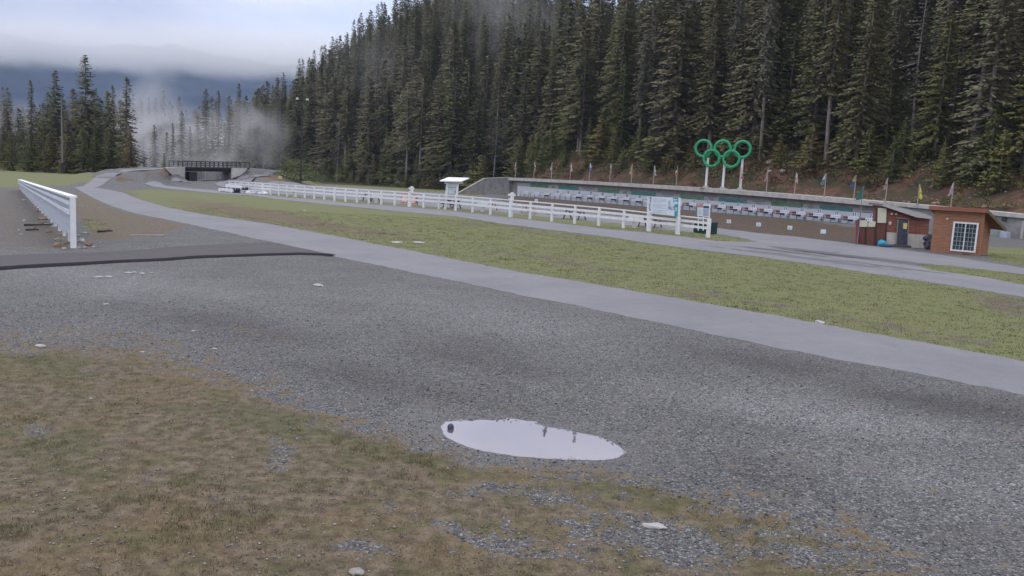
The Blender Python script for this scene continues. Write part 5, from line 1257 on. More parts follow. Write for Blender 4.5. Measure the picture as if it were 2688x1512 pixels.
spec = [ # h, base, rad, whorls, per, clusters/m, size, droop, narrow, irr, bark, leaf, stubs, trunk r
 (27, .08, 3.8, 64, 7, 2.3, .82, .45, .85, .35, BARK, LEAF, 10, .30), (30, .20, 3.4, 62, 7, 2.3, .80, .55, .75, .45, BARK, LEAF, 22, .30),
 (24, .05, 4.2, 60, 7, 2.2, .80, .40, .9, .30, BARK, LEAF, 6, .30), (32, .34, 3.3, 56, 7, 2.3, .80, .6, .65, .5, BARK, LEAF, 26, .32),
 (22, .12, 3.0, 54, 7, 2.3, .74, .35, .85, .35, BARK, LEAF, 12, .22), (28, .07, 3.3, 72, 7, 2.3, .74, .5, 1.0, .5, BARK, LEAF, 10, .28),
 (18, .04, 3.2, 48, 7, 2.4, .66, .35, 1.0, .3, BARK, LEAFG, 4, .2), (26, .40, 3.0, 46, 6, 2.3, .76, .6, .55, .55, PBARK, LEAF, 24, .24),
 (30, .30, 1.8, 64, 7, 3.0, .70, 1.3, .35, .5, BARK, PALE, 10, .26), (24, .30, 2.3, 44, 5, 2.2, .55, .5, .8, .6, PBARK, GREYF, 30, .13),
 (9, .04, 1.9, 36, 7, 3.2, .46, .2, 1.1, .3, BARK, LEAFG, 0, .10), (6, .03, 1.8, 28, 7, 3.6, .42, .15, 1.1, .35, BARK, LEAFG, 0, .08)]
for i, s_ in enumerate(spec):
    V_, F_ = crown_mesh(100 + i, *s_[:10]); cm = mesh_from("crown", V_, F_, s_[11])
    tb = trunk_mesh(200 + i, s_[0], s_[13], s_[12], bare=s_[1] + .15); tm = mesh_from("trunk", tb.v, tb.f, s_[10]); PROTO.append((cm, tm, s_[0]))
# bare pole tree with sparse top
def tree(k, x, y, hgt, label, group, name="conifer", rz=None, lean=None, sx=1.0, crown=None, z=None):
    cm, tm, h0_ = PROTO[k]; z = hz(x, y) - .15 if z is None else z
    r_ = thing(name, label, "tree", (x, y, z), group); s = hgt / h0_
    r_.scale = (s * sx, s * sx, s); r_.rotation_euler = ((lean or random.uniform(-.02, .02)), random.uniform(-.02, .02), random.uniform(0, 6.28) if rz is None else rz)
    for nme, me_ in (("trunk", tm), ("crown", cm)):
        o = bpy.data.objects.new(nme, me_); COL.objects.link(o); o.parent = r_
    return r_
def tree_px(k, px, py, ptop, label, group=None, sx=1.0, name="conifer", dist=None):
    """tree whose foot is seen at px,py (or stands dist metres away) and whose tip reaches picture height ptop"""
    if dist: d = ray(px, py); d = Vector((d.x, d.y)).normalized(); x, y = d.x * dist, d.y * dist; z = hz(x, y)
    else: g = gt(px, py); x, y, z = g
    lo, hi = 1.0, 60.0
    for _ in range(30):
        m_ = (lo + hi) / 2
        if proj((x, y, z + m_))[1] > ptop: lo = m_
        else: hi = m_
    return tree(k, x, y, lo, label, group, sx=sx, name=name)

# left group, standing beyond the lawn
lt = [(9, 8, 225, 9, 195, 1.0), (9, 38, 345, 9, 190, 1.0), (0, 62, 318, 2, 188, 1.6), (0, 88, 207, 5, 182, 1.15), (6, 112, 310, 2, 178, 1.7), (2, 146, 183, 0, 180, 1.2), (2, 178, 290, 2, 176, 1.5), (0, 203, 262, 4, 184, 1.5), (0, 231, 143, 0, 178, 1.25),
      (2, 262, 255, 5, 186, 1.5), (0, 285, 240, 4, 180, 1.4), (4, 303, 220, 9, 192, 1.0), (0, 333, 198, 5, 172, 1.5), (6, 340, 330, 2, 168, 1.5), (6, 215, 340, 6, 168, 1.8), (6, 130, 350, 6, 170, 1.8), (6, 30, 350, 6, 172, 1.9), (6, 285, 330, 2, 170, 1.8), (6, 78, 340, 6, 168, 1.8), (2, 10, 330, 2, 176, 1.6), (6, 250, 345, 6, 170, 1.7), (6, 175, 350, 6, 168, 1.8), (0, 22, 290, 0, 200, 1.7), (2, 50, 280, 0, 205, 1.7), (0, 118, 270, 0, 200, 1.6), (2, 128, 240, 0, 206, 1.5), (0, 165, 250, 0, 200, 1.6), (2, 190, 230, 0, 205, 1.6), (0, 248, 235, 0, 200, 1.6), (2, 275, 290, 0, 205, 1.6), (0, 318, 260, 0, 196, 1.6), (2, 100, 290, 0, 190, 1.6), (2, -30, 250, 0, 180, 1.4), (2, -90, 200, 2, 182, 1.4)]
lt = [(a, x, ty, {0: 2, 6: 6, 2: 0, 4: 5, 9: 9}.get(a, k) if a != 0 else (k if k != 9 else 9), D, sx) for a, x, ty, k, D, sx in lt]
LN = {88: "narrow pointed conifer, left of the double topped one, in the left group", 146: "tall conifer with a ragged blunt top in the left group, behind the thin grey pole", 231: "tallest conifer of the left group, standing far above its neighbours", 333: "tall pointed conifer at the right end of the left group", 38: "thin grey dead conifer near the left edge of the photo", 303: "thin grey half dead conifer left of the group's right end", 8: "bare topped conifer at the very left edge"}
for a, x, ty, k, D, sx in lt:
    lab = LN.get(x, "dark green conifer in the left group beyond the lawn"); grp = None if x in LN else "conifers of the left group beyond the lawn"
    tree_px(k, x, 440, ty, lab, grp, sx=sx, dist=D)
# misty trees behind the bridge
for i, (x, ty, k, D, sx) in enumerate([(405, 325, 2, 232, 1.0), (437, 345, 6, 236, 1.2), (378, 395, 6, 215, 1.2), (478, 290, 0, 262, 1.0), (455, 320, 5, 268, 1.0), (500, 330, 2, 255, .9), (540, 232, 0, 268, 1.0), (575, 235, 5, 275, 1.0), (520, 300, 4, 250, 1.0), (560, 300, 2, 240, 1.1), (600, 250, 0, 262, 1.1), (430, 400, 6, 205, 1.3), (590, 320, 1, 225, 1.0), (620, 215, 5, 240, 1.0)]):
    lab = {405: "small pointed conifer rising out of the fog left of the bridge", 478: "broad conifer half dissolved in fog behind the bridge", 540: "tall slim conifer in the mist above the right half of the bridge"}.get(x, "grey misty conifer beyond the bridge")
    tree_px(k, x, 440, ty, lab, None if lab[0] != 'g' else "misty conifers beyond the bridge", sx=sx, dist=D)
# named trees on the hill edge, with pale trunks
nm = [(7, 1522, 407, 120, "pale bare trunked conifer rising from the bank right above the first flags", .9), (7, 1303, 395, 140, "conifer with a long white bare trunk behind the left end of the range wall", .8),
      (7, 1065, 491, 215, "conifer with two metres of bare tan trunk right of the pale boulder", 1.0), (7, 1098, 490, 200, "conifer with a forked pale trunk just left of the notice kiosk", 1.0),
      (9, 884, 478, 300, "grey dead conifer with hanging twigs near the dark floodlight pole", 1.0), (0, 1185, 440, 60, "broad grey-green conifer standing out above the notice kiosk", 1.3)]
for k, x, y, ty, lab, sx in nm: tree_px(k, x, y, ty, lab, None, sx=sx)
for x, y, ty, lab in ((1920, 330, -160, "conifer draped in pale lichen, directly above the green rings' top centre"), (2000, 335, -220, "pale lichen draped conifer right of the one above the rings")):
    tree_px(8, x, y, ty, lab, None, sx=.8, dist=131 if x < 1950 else 124)
tree_px(3, 2170, 380, -150, "tall conifer with a thick grey trunk above the second flag right of the rings", None, dist=117)
tree_px(9, 2390, 380, -30, "thin leafless grey conifer above the shed roof", None, dist=118, sx=1.4)
tree_px(9, 2485, 400, 120, "slender dead grey conifer above the brown hut", None, dist=113, sx=1.5)
for px, py, D, lb in ((1430, 1148, 250, "lone tall spire tip on the ridge, mirrored in the middle of the puddle"), (1513, 1161, 246, "lone spire tip on the ridge, mirrored in the right half of the puddle")):
    r = ray(px, py); dxy = Vector((r.x, r.y)).normalized(); tanE = -r.z / math.hypot(r.x, r.y); x, y = dxy.x * D, dxy.y * D
    zt_ = tanE * D - H; z = hz(x, y) - .2; tree(9 if px > 1500 else 5, x, y, max(12, zt_ - z), lb, None, sx=.8)
# hillside: first the trees that stand nearest, each its own object
R = random.Random(11); placed = []
def toe_pt(s, d):
    """point at arc length s along the toe from the wall's left end (positive to the right), d metres uphill"""
    pts = [Vector(p) for p in TOE]; k0 = 2
    if s >= 0:
        i = 2
        while i > 0:
            l = (pts[i - 1] - pts[i]).length
            if s <= l or i == 1: q = pts[i] + (pts[i - 1] - pts[i]) * (s / l); dr = (pts[i] - pts[i - 1]).normalized(); break
            s -= l; i -= 1
    else:
        s = -s; i = 2
        while i < len(pts) - 1:
            l = (pts[i + 1] - pts[i]).length
            if s <= l: q = pts[i] + (pts[i + 1] - pts[i]) * (s / l); dr = (pts[i + 1] - pts[i]).normalized(); break
            s -= l; i += 1
    n_ = Vector((dr.y, -dr.x)); q = q + n_ * d; return q
def free(q, r): return all((q - p).length > r for p in placed)
zones = [(-30, 20, "dark conifer on the slope behind the left end of the range wall", "conifers behind the left end of the range wall"),
         (20, 60, "dark conifer on the slope above the row of flags", "conifers above the row of flags"),
         (60, 200, "dark conifer on the slope above the shed and hut", "conifers above the shed and the hut"),
         (-90, -30, "dark conifer at the foot of the hill behind the long white fence", "conifers behind the long white fence"),
         (-400, -90, "dark conifer at the far left foot of the hill towards the bridge", "conifers towards the bridge")]
cnt = 0; tries = 0
rows = [(9.5, 16, 3.8), (16, 27, 4.3), (27, 42, 5.0)]
for d0, d1, rr in rows:
    for _ in range(1500):
        if cnt >= 205: break
        s = R.uniform(-250, 118); dmin = 0 if s > -25 else -9
        q = toe_pt(s, R.uniform(d0 + dmin, d1 + dmin)); x, y = q
        if y < 20: continue
        sx_, sy_ = proj((x, y, hz(x, y))); 
        if sx_ < 560 or sx_ > 2760: continue
        if toe_dist(np.array([x]), np.array([y]))[0] < (9.0 if s > -25 else 1.5): continue
        if not free(q, rr): continue
        placed.append(q); z_ = [z for z in zones if z[0] <= s < z[1]][0]
        k = R.choices([0, 1, 2, 3, 4, 5, 6, 7, 9, 8], [16, 10, 16, 6, 11, 16, 16, 4, 3, 1])[0]
        hh = R.uniform(19, 30) if k != 6 else R.uniform(9, 17)
        if k == 9: hh = R.uniform(14, 24)
        r_ = tree(k, x, y, hh, z_[2], z_[3], sx=R.uniform(.95, 1.55)); cnt += 1

# young trees and shrubs along the top of the bank
cnt2 = 0
for _ in range(1600):
    if cnt2 >= 84: break
    s = R.uniform(-95, 108); q = toe_pt(s, R.uniform(7.6, 13) if s > -20 else R.uniform(.5, 4)); x, y = q
    sx_, sy_ = proj((x, y, hz(x, y)))
    if sx_ < 640 or sx_ > 2740 or not free(q, 1.9): continue
    placed.append(q); k = R.choice([10, 11, 11]); h_ = R.uniform(2.5, 8.5)
    tree(k, x, y, h_, "small young conifer at the edge of the forest", "young conifers along the edge of the forest", name="young_conifer", sx=R.uniform(1.0, 1.5)); cnt2 += 1
g = gt(775, 474); g3 = thing("bush", "light green rounded bush at the end of the ramp by the dark floodlight pole", "bush", g)
def leafball(c, sx, sy, sz, n, size, seed, m, par):
    R = random.Random(seed); mb = MB()
    for _ in range(n):
        v = Vector((R.gauss(0, 1), R.gauss(0, 1), R.gauss(0, 1))).normalized() * (R.random() ** .4); v = Vector((v.x * sx, v.y * sy, abs(v.z) * sz))
        a = Vector((R.uniform(-1, 1), R.uniform(-1, 1), R.uniform(-.6, .6))).normalized() * size; b = Vector((R.uniform(-1, 1), R.uniform(-1, 1), R.uniform(-1, 1))).normalized() * size * .6
        p = Vector(c) + v; mb.add([p - a, p + b, p + a, p - b], [(0, 1, 2, 3)])
    return mb.build("leaves", m, par)
BUSH = mat("bush_leaves", (.12, .14, .05), rough=.8, var=.3, scale=2)
leafball((g.x, g.y, g.z), 4.2, 3.0, 4.0, 2600, .16, 3, BUSH, g3)
for i, (x, y, s_, lb) in enumerate([(820, 476, 2.0, "dark green bush right of the floodlight pole base"), (1150, 497, 2.4, "rust tinged bush left of the notice kiosk"), (1235, 470, 2.0, "bush above the sloping wing wall"), (930, 478, 1.6, "low bush left of the pale tree stump")]):
    g = gt(x, y); r_ = thing("bush", lb, "bush", g); leafball((g.x, g.y, g.z), s_ * 1.6, s_, s_ * 1.1, 1300, .15, 10 + i, mat("rust_leaves", (.14, .075, .04), var=.4, scale=2) if i == 1 else BUSH, r_)

# the rest of the forest: one mass, instanced on points behind the nearest trees
pts = []
for d0, d1, sp, n_ in ((30, 60, 4.6, 420), (60, 110, 5.4, 620), (110, 190, 6.5, 700)):
    loc = []
    for _ in range(n_ * 9):
        if len(loc) >= n_: break
        s = R.uniform(-300, 175); q = toe_pt(s, R.uniform(d0, d1)); x, y = q
        if y < 25 or abs(x) > y * .95 + 12: continue
        if toe_dist(np.array([x]), np.array([y]))[0] < d0 * .8: continue
        if any((q - p).length < sp for p in loc[-160:]) or (d0 < 45 and not free(q, 3.6)): continue
        loc.append(q)
    pts += loc
for _ in range(260):   # thin screen of wood far behind the left group and the bridge
    a_ = R.uniform(-40, -17); D = R.uniform(330, 560); x, y = D * math.sin(math.radians(a_)), D * math.cos(math.radians(a_)); pts.append(Vector((x, y)))

zz_ = height(np.array([p.x for p in pts]), np.array([p.y for p in pts])) - .2
me = bpy.data.meshes.new("forest"); me.from_pydata([(p.x, p.y, float(z)) for p, z in zip(pts, zz_)], [], [])
fo_ = bpy.data.objects.new("forest", me); COL.objects.link(fo_)
tag(fo_, "dense dark conifer forest covering the hill behind the nearest trees", "forest", kind="stuff")
ng = bpy.data.node_groups.new("forest_points", 'GeometryNodeTree')
ng.interface.new_socket("Geometry", in_out='INPUT', socket_type='NodeSocketGeometry'); ng.interface.new_socket("Geometry", in_out='OUTPUT', socket_type='NodeSocketGeometry')
gi = ng.nodes.new('NodeGroupInput'); go = ng.nodes.new('NodeGroupOutput'); iop = ng.nodes.new('GeometryNodeInstanceOnPoints'); jg = ng.nodes.new('GeometryNodeJoinGeometry')
src = {}
for o in list(COL.objects):
    if o.name.startswith("crown") and o.data not in src and o.data in [PROTO[k][0] for k in (0, 1, 2, 4, 5)]: src[o.data] = o
for d_o in src.values():
    oi = ng.nodes.new('GeometryNodeObjectInfo'); oi.inputs['Object'].default_value = d_o; oi.transform_space = 'ORIGINAL'
    g2i = ng.nodes.new('GeometryNodeGeometryToInstance'); ng.links.new(oi.outputs['Geometry'], g2i.inputs[0]); ng.links.new(g2i.outputs[0], jg.inputs[0])
rv = ng.nodes.new('FunctionNodeRandomValue'); rv.data_type = 'FLOAT_VECTOR'; rv.inputs[0].default_value = (-.03, -.03, 0); rv.inputs[1].default_value = (.03, .03, 6.28)
rs = ng.nodes.new('FunctionNodeRandomValue'); rs.data_type = 'FLOAT'; rs.inputs[2].default_value = .70; rs.inputs[3].default_value = 1.10; rs.inputs['Seed'].default_value = 4
ng.links.new(gi.outputs[0], iop.inputs['Points']); ng.links.new(jg.outputs[0], iop.inputs['Instance']); iop.inputs['Pick Instance'].default_value = True
ng.links.new(rv.outputs[0], iop.inputs['Rotation']); ng.links.new(rs.outputs[1], iop.inputs['Scale']); ng.links.new(iop.outputs[0], go.inputs[0])
md = fo_.modifiers.new("forest_points", 'NODES'); md.node_group = ng

# ------------------------------------------------------------------ distant mountain, low cloud, haze, mist
RM = [(-60, 7.2), (-42, 6.7), (-32, 6.7), (-26, 6.7), (-22, 6.7), (-18, 6.7), (-14, 6.7), (-10, 6.9), (0, 7.5), (30, 8), (50, 8)]
vs = []; fs = []; NA, NRr = 220, 26
for i in range(NA):
    a = math.radians(-62 + 110 * i / (NA - 1)); el = float(np.interp(math.degrees(a), [p[0] for p in RM], [p[1] for p in RM]))
    for j in range(NRr):
        t = j / (NRr - 1); D = 1500 + 1400 * t; top = 2900 * math.tan(math.radians(el)) + H
        z = top * (t ** .8) * (1 + .08 * mnoise.noise(Vector((a * 9, t * 3, 0)))) + 14 * mnoise.noise(Vector((a * 40, t * 14, 2))) * (t > .02) - 3 * (t == 0) * 10
        vs.append((D * math.sin(a), D * math.cos(a), z))
for i in range(NA - 1):
    for j in range(NRr - 1): k = i * NRr + j; fs.append((k, k + NRr, k + NRr + 1, k + 1))
mb = MB(); mb.v = vs; mb.f = fs; mo = mb.build("mountain", mat("haze_blue_forest_slope", (.010, .024, .050), rough=1, scale=.012, coord='Object', var=.5), smooth=True); tag(mo, "dark blue forested mountain under low cloud", "mountain", kind="structure")  # blue of the distant haze is mixed into the slope's base colour
def volmat(name, color, dens_fn=None, density=.001, aniso=0.0):
    m = bpy.data.materials.new(name); m.use_nodes = True; nt = m.node_tree; N = nt.nodes; L = nt.links; N.clear()
    out = N.new('ShaderNodeOutputMaterial'); pv = N.new('ShaderNodeVolumePrincipled'); pv.inputs['Color'].default_value = (*color, 1); pv.inputs['Density'].default_value = density; pv.inputs['Anisotropy'].default_value = aniso
    L.new(pv.outputs[0], out.inputs['Volume'])
    if dens_fn: dens_fn(nt, pv)
    return m
def volbox(name, x0, x1, y0, y1, z0, z1, m, label):
    mb = MB(); mb.box((x0 + x1) / 2, (y0 + y1) / 2, (z0 + z1) / 2, x1 - x0, y1 - y0, z1 - z0); o = mb.build(name, m); tag(o, label, name.replace('_', ' '), kind="stuff"); return o
volbox("haze", -7000, 7000, -300, 7000, -40, 1500, volmat("haze_air", (.52, .68, 1.0), density=.00013), "thin even haze in the mountain air")
def fogmat(name, blobs_, scale, peak, col=(.96, .96, 1.0), th=(.42, .62)):
    """density = noise x soft ellipsoids (world metres)"""
    def fn(nt, pv):
        noise, vor, ramp, mix, math_, step = nodes_helper(nt); N, L = nt.nodes, nt.links
        geo = N.new('ShaderNodeNewGeometry'); sx = N.new('ShaderNodeSeparateXYZ'); L.new(geo.outputs['Position'], sx.inputs[0])
        a = noise(geo.outputs['Position'], scale, 4, .6, .8); acc = None
        for (cx, cy_, cz, rx, ry, rz_, s) in blobs_:
            dx = math_('DIVIDE', math_('SUBTRACT', sx.outputs[0], cx), rx); dy = math_('DIVIDE', math_('SUBTRACT', sx.outputs[1], cy_), ry); dz = math_('DIVIDE', math_('SUBTRACT', sx.outputs[2], cz), rz_)
            r2 = math_('ADD', math_('ADD', math_('MULTIPLY', dx, dx), math_('MULTIPLY', dy, dy)), math_('MULTIPLY', dz, dz))
            k = math_('MULTIPLY', step(r2, 0.0, 1.0, 1.0, 0.0), s); acc = k if acc is None else math_('MAXIMUM', acc, k)
        f = math_('MULTIPLY', acc, step(a.outputs[0], th[0], th[1])); L.new(math_('MULTIPLY', f, peak), pv.inputs['Density'])
    return volmat(name, col, fn)
def pw(px, py, D):
    r = ray(px, py); t = D / r.y; return (r.x * t, D, H + r.z * t)
B1 = [(*pw(430, 385, 300), 30, 34, 18, 1.0), (*pw(395, 300, 300), 14, 26, 18, .5), (*pw(510, 400, 300), 26, 34, 18, .8), (*pw(60, 340, 300), 20, 26, 12, .35)]
volbox("fog_bank", -210, -60, 262, 345, -2, 60, fogmat("fog_far", B1, .04, .05), "pale bank of fog in the valley beyond the bridge")
B2 = [(*pw(655, 365, 198), 10, 12, 9, 1.0), (*pw(610, 335, 200), 9, 12, 8, .8), (*pw(700, 345, 200), 7, 10, 7, .5), (*pw(560, 395, 203), 12, 14, 8, .9), (*pw(640, 410, 198), 12, 12, 5, .7), (*pw(460, 415, 203), 16, 14, 6, .6)]
volbox("mist", -105, -40, 182, 222, 0, 32, fogmat("mist_near", B2, .09, .060, th=(.36, .66)), "wisps of mist drifting in front of the trees by the bridge")
def cloudfn(nt, pv):
    noise, vor, ramp, mix, math_, step = nodes_helper(nt); N, L = nt.nodes, nt.links
    geo = N.new('ShaderNodeNewGeometry'); sx = N.new('ShaderNodeSeparateXYZ'); L.new(geo.outputs['Position'], sx.inputs[0])
    a = noise(geo.outputs['Position'], .006, 4, .6, .5)
    zz = math_('ADD', sx.outputs[2], math_('MULTIPLY', math_('SUBTRACT', a.outputs[0], .5), 60))
    f = math_('MULTIPLY', step(zz, 140, 168), step(zz, 240, 172)); L.new(math_('MULTIPLY', f, .018), pv.inputs['Density'])
B3 = [(*pw(1330, 60, 232), 26, 16, 16, .8), (*pw(1000, 160, 236), 18, 14, 12, .5), (*pw(1250, 230, 226), 14, 12, 12, .35)]
volbox("hill_mist", -75, 30, 212, 250, 14, 78, fogmat("mist_hill", B3, .06, .016, th=(.36, .64)), "thin mist hanging in the treetops high on the hill")
volbox("low_cloud", -1500, 60, 1330, 1480, 110, 330, volmat("low_cloud", (1.0, 1.0, 1.0), cloudfn, aniso=.2), "low grey-white cloud hiding the top of the mountain")
# ------------------------------------------------------------------ rocks, stones, debris, grass
ROCK = mat("grey_rock", (.30, .28, .26), rough=.9, scale=4, var=.3, bump=.5); ROCKB = mat("brown_rock", (.26, .17, .12), rough=.9, scale=4, var=.3, bump=.5)
WSTONE = mat("pale_stone", (.38, .38, .375), rough=.85, scale=5, var=.15, bump=.3)
def rock_at(px, py, w_px, label, m=ROCK, flat=.55, group=None, name="rock", seed=None, deep=1.0):
    g = gt(px, py); s = w_px * (g - Vector((0, 0, H))).length / F / 2; sd_ = seed if seed is not None else int(px * 7 + py)
    mb = MB(); mb.rock((g.x, g.y, g.z + s * flat * .45), s, s * .8 * deep, s * flat, sd_, rz=sd_ % 7 * .4, sub=2); o = mb.build(name, m, loc=g); return tag(o, label, "rock" if name != "stump" else "stump", group)
rock_at(1048.5, 486.5, 24, "pale rounded boulder left of the bare tan trunk at the forest edge", WSTONE, .75)
rock_at(901, 474, 13, "small pale boulder at the forest edge left of the driftwood", ROCK, .6)
g = gt(998.5, 483); r_ = thing("stump", "broken pale tree stump standing in the grass at the forest edge", "stump", g); s = (g - Vector((0, 0, H))).length / F
mb = MB(); mb.tube(g, g + Vector((0, 0, 9 * s)), 3.8 * s, 3.0 * s, 9); mb.build("trunk", mat("weathered_wood", (.40, .41, .36), rough=.9, scale=3), r_)
mb = MB(); mb.rock((g.x + .1, g.y, g.z + 13 * s), 4.2 * s, 3 * s, 6 * s, 5, sub=2); mb.build("broken_top", mat("weathered_wood", (.40, .41, .36)), r_)
for i, (x, y) in enumerate(((945, 475), (958, 474.5))):
    g = gt(x, y); mb = MB(); mb.tube(g + Vector((-1.4, 0, .2)), g + Vector((1.2, .6, .5)), .16, .07, 6); mb.tube(g + Vector((-.2, 0, .3)), g + Vector((.4, -.2, 1.0)), .09, .03, 5); o = mb.build("driftwood", mat("grey_driftwood", (.34, .32, .30)), loc=g)
    tag(o, ("left" if i == 0 else "right") + " of two fallen bleached branches at the forest edge", "branch")
# rocks on the bank
R = random.Random(3)
bk = [(1633, 430, 7, "whitish"), (1783, 425.5, 8, "white"), (1819, 425, 9, "white"), (1742, 424, 5, "pinkish"), (1981, 442, 11, "mossy grey"), (2018, 430, 16, "big grey-brown"), (2055, 452, 15, "cracked grey"), (1981, 468, 6, "white"), (2021, 453, 14, "pale flat"), (1980, 466, 5, "tan"), (2245, 465, 8, "white"), (2445, 490, 7, "white"), (1300, 453, 6, "pale"), (1271, 464, 5, "pale"), (1348, 434, 6, "tan"), (1432, 437, 8, "tan"), (1415, 444, 6, "tan"), (1462, 440, 8, "yellowish"), (1478, 447, 8, "yellowish"), (1490, 436, 6, "tan"), (2350, 478, 9, "orange-tan"), (2375, 480, 7, "orange-tan"), (2560, 500, 6, "pale"), (2640, 505, 7, "pale"), (2665, 518, 8, "tan")]
for i, (x, y, w_, c) in enumerate(bk):
    near = "left of the rings" if 1600 < x < 1840 else ("just right of the rings" if 1840 <= x < 2100 else ("above the shed and hut" if x > 2100 else "above the leftmost flags"))
    uniq = c in ("whitish", "pinkish", "mossy grey", "big grey-brown", "cracked grey", "pale flat")
    rock_at(x, y, w_, "%s rock on the orange bank %s" % (c, near), WSTONE if c.startswith(("wh", "pale")) else (ROCKB if "tan" in c or "yell" in c else ROCK), .7, None if uniq else "rocks on the orange bank", seed=i)
mb = MB()
for _ in range(2600):
    s = R.uniform(-22, 105); q = toe_pt(s, R.uniform(3.2, 11) if s > -18 else R.uniform(0, 5)); sz = .06 + .20 * R.random() ** 3
    mb.rock((q.x, q.y, hz(q.x, q.y) + sz * .2), sz, sz, sz * .7, R.randint(0, 999), sub=0)
tag(mb.build("rubble", mat("bank_rubble", (.24, .15, .11), rough=.95, scale=.8, col2=(.08, .04, .03), var=.5)), "loose stony rubble strewn over the orange bank", "rubble", kind="stuff")
# low growth on the bank and the verge
def leafscatter(name, n, fn, size, m, label, cat, up=.5):
    R = random.Random(len(label)); V = []; Fc = []
    pts_ = [fn(R) for _ in range(n)]; pts_ = [p for p in pts_ if p]; zs = height(np.array([p[0] for p in pts_]), np.array([p[1] for p in pts_]))
    for (x, y, sc), z in zip(pts_, zs):
        for _ in range(15):
            c = Vector((x + R.gauss(0, .24) * sc, y + R.gauss(0, .22) * sc, float(z) + abs(R.gauss(0, .22)) * sc * up))
            a = Vector((R.uniform(-1, 1), R.uniform(-1, 1), R.uniform(-.3, .8))).normalized() * size * sc; b = Vector((R.uniform(-1, 1), R.uniform(-1, 1), R.uniform(-.5, .5))).normalized() * size * .5 * sc
            k = len(V); V += [c - a, c + b, c + a, c - b]; Fc.append((k, k + 1, k + 2, k + 3))
    o = bpy.data.objects.new(name, mesh_from(name, V, Fc, m)); COL.objects.link(o); return tag(o, label, cat, kind="stuff")
def bank_pt(R):
    s = R.uniform(-95, 110); d = R.uniform(.2, 6) if s < -20 else (R.uniform(3.6, 7.5) if R.random() < .45 else R.uniform(7.0, 14)); q = toe_pt(s, d)
    if 1.0 < d < 7.5 and s > -20 and wobble(q.x, q.y, .35) < .0: return None
    return (q.x, q.y, R.uniform(.6, 1.5) * (1.0 if d < 7 else 1.5))
UG = mat("undergrowth_leaves", (.13, .135, .045), rough=.85, scale=.4, col2=(.075, .050, .026), var=.5)
leafscatter("undergrowth", 8000, bank_pt, .115, UG, "low mixed undergrowth on the bank and along the forest edge", "undergrowth", .9)

# rocks around the end of the left fence
fl = [(150, 648, 20, "tan", ROCKB), (168, 655, 12, "grey", ROCK), (215, 636, 18, "pale", WSTONE), (232, 645, 20, "reddish", ROCKB), (222, 652, 12, "dark grey", ROCK), (207, 652, 10, "grey", ROCK), (246, 650, 9, "grey", ROCK), (112, 576, 22, "flat tan", ROCKB), (97, 556, 10, "brown", ROCKB), (63, 526, 7, "pale", WSTONE), (63, 581, 8, "pale", WSTONE), (55, 616, 9, "pale flat", WSTONE), (50, 606, 7, "pale", WSTONE), (127, 610, 12, "brown", ROCKB), (152, 632, 14, "grey", ROCK), (175, 640, 12, "brown", ROCKB), (225, 613, 15, "flat grey", ROCK), (206, 621, 10, "grey", ROCK), (140, 598, 10, "grey", ROCK), (160, 617, 10, "brown", ROCKB), (203, 636, 9, "grey", ROCK), (262, 640, 7, "grey", ROCK), (118, 590, 9, "pale", WSTONE)]
for i, (x, y, w_, c, m_) in enumerate(fl):
    uq = {0: "largest tan rock at the foot of the left fence's near end", 2: "pale rock just right of the left fence's end post", 3: "reddish rock right of the left fence's end post", 7: "long flat tan rock beside the boards of the left fence", 11: "flat pale stone on the gravel left of the white board fence"}.get(i)
    rock_at(x, y, w_, uq or "%s rock lying along the white board fence" % c, m_, .35 if "flat" in c else .7, None if uq else "rocks along the white board fence")
for i, (x, y, l, a, lb) in enumerate([(100, 594, .55, .2, "dark broken branch on the gravel left of the board fence"), (276, 611, .30, .1, "short dark branch on the brown ground right of the board fence"), (85, 607, .35, -.4, "short dark branch left of the board fence, lower one")]):
    g = gt(x, y); mb = MB(); c_, s_ = math.cos(a) * l, math.sin(a) * l; mb.tube(g + Vector((-c_, -s_, .04)), g + Vector((c_, s_, .10)), .05, .03, 6); mb.tube(g + Vector((0, 0, .06)), g + Vector((c_ * .4, s_ + .2, .18)), .025, .01, 5)
    tag(mb.build("branch", DARKW, loc=g), lb, "branch")
g = gt(388, 619.5); mb = MB(); mb.bar(g + Vector((-.55, -.35, .03)), g + Vector((.55, .35, .03)), .10, .04); tag(mb.build("plank", WSTONE, loc=g), "pale plank lying on the gravel between the board fence and the path", "plank")
g = gt(205, 542.5); mb = MB(); mb.bar(g + Vector((-.35, 0, .03)), g + Vector((.5, .1, .03)), .09, .04); tag(mb.build("plank", WSTONE, loc=g), "short pale plank just right of the board fence", "plank")
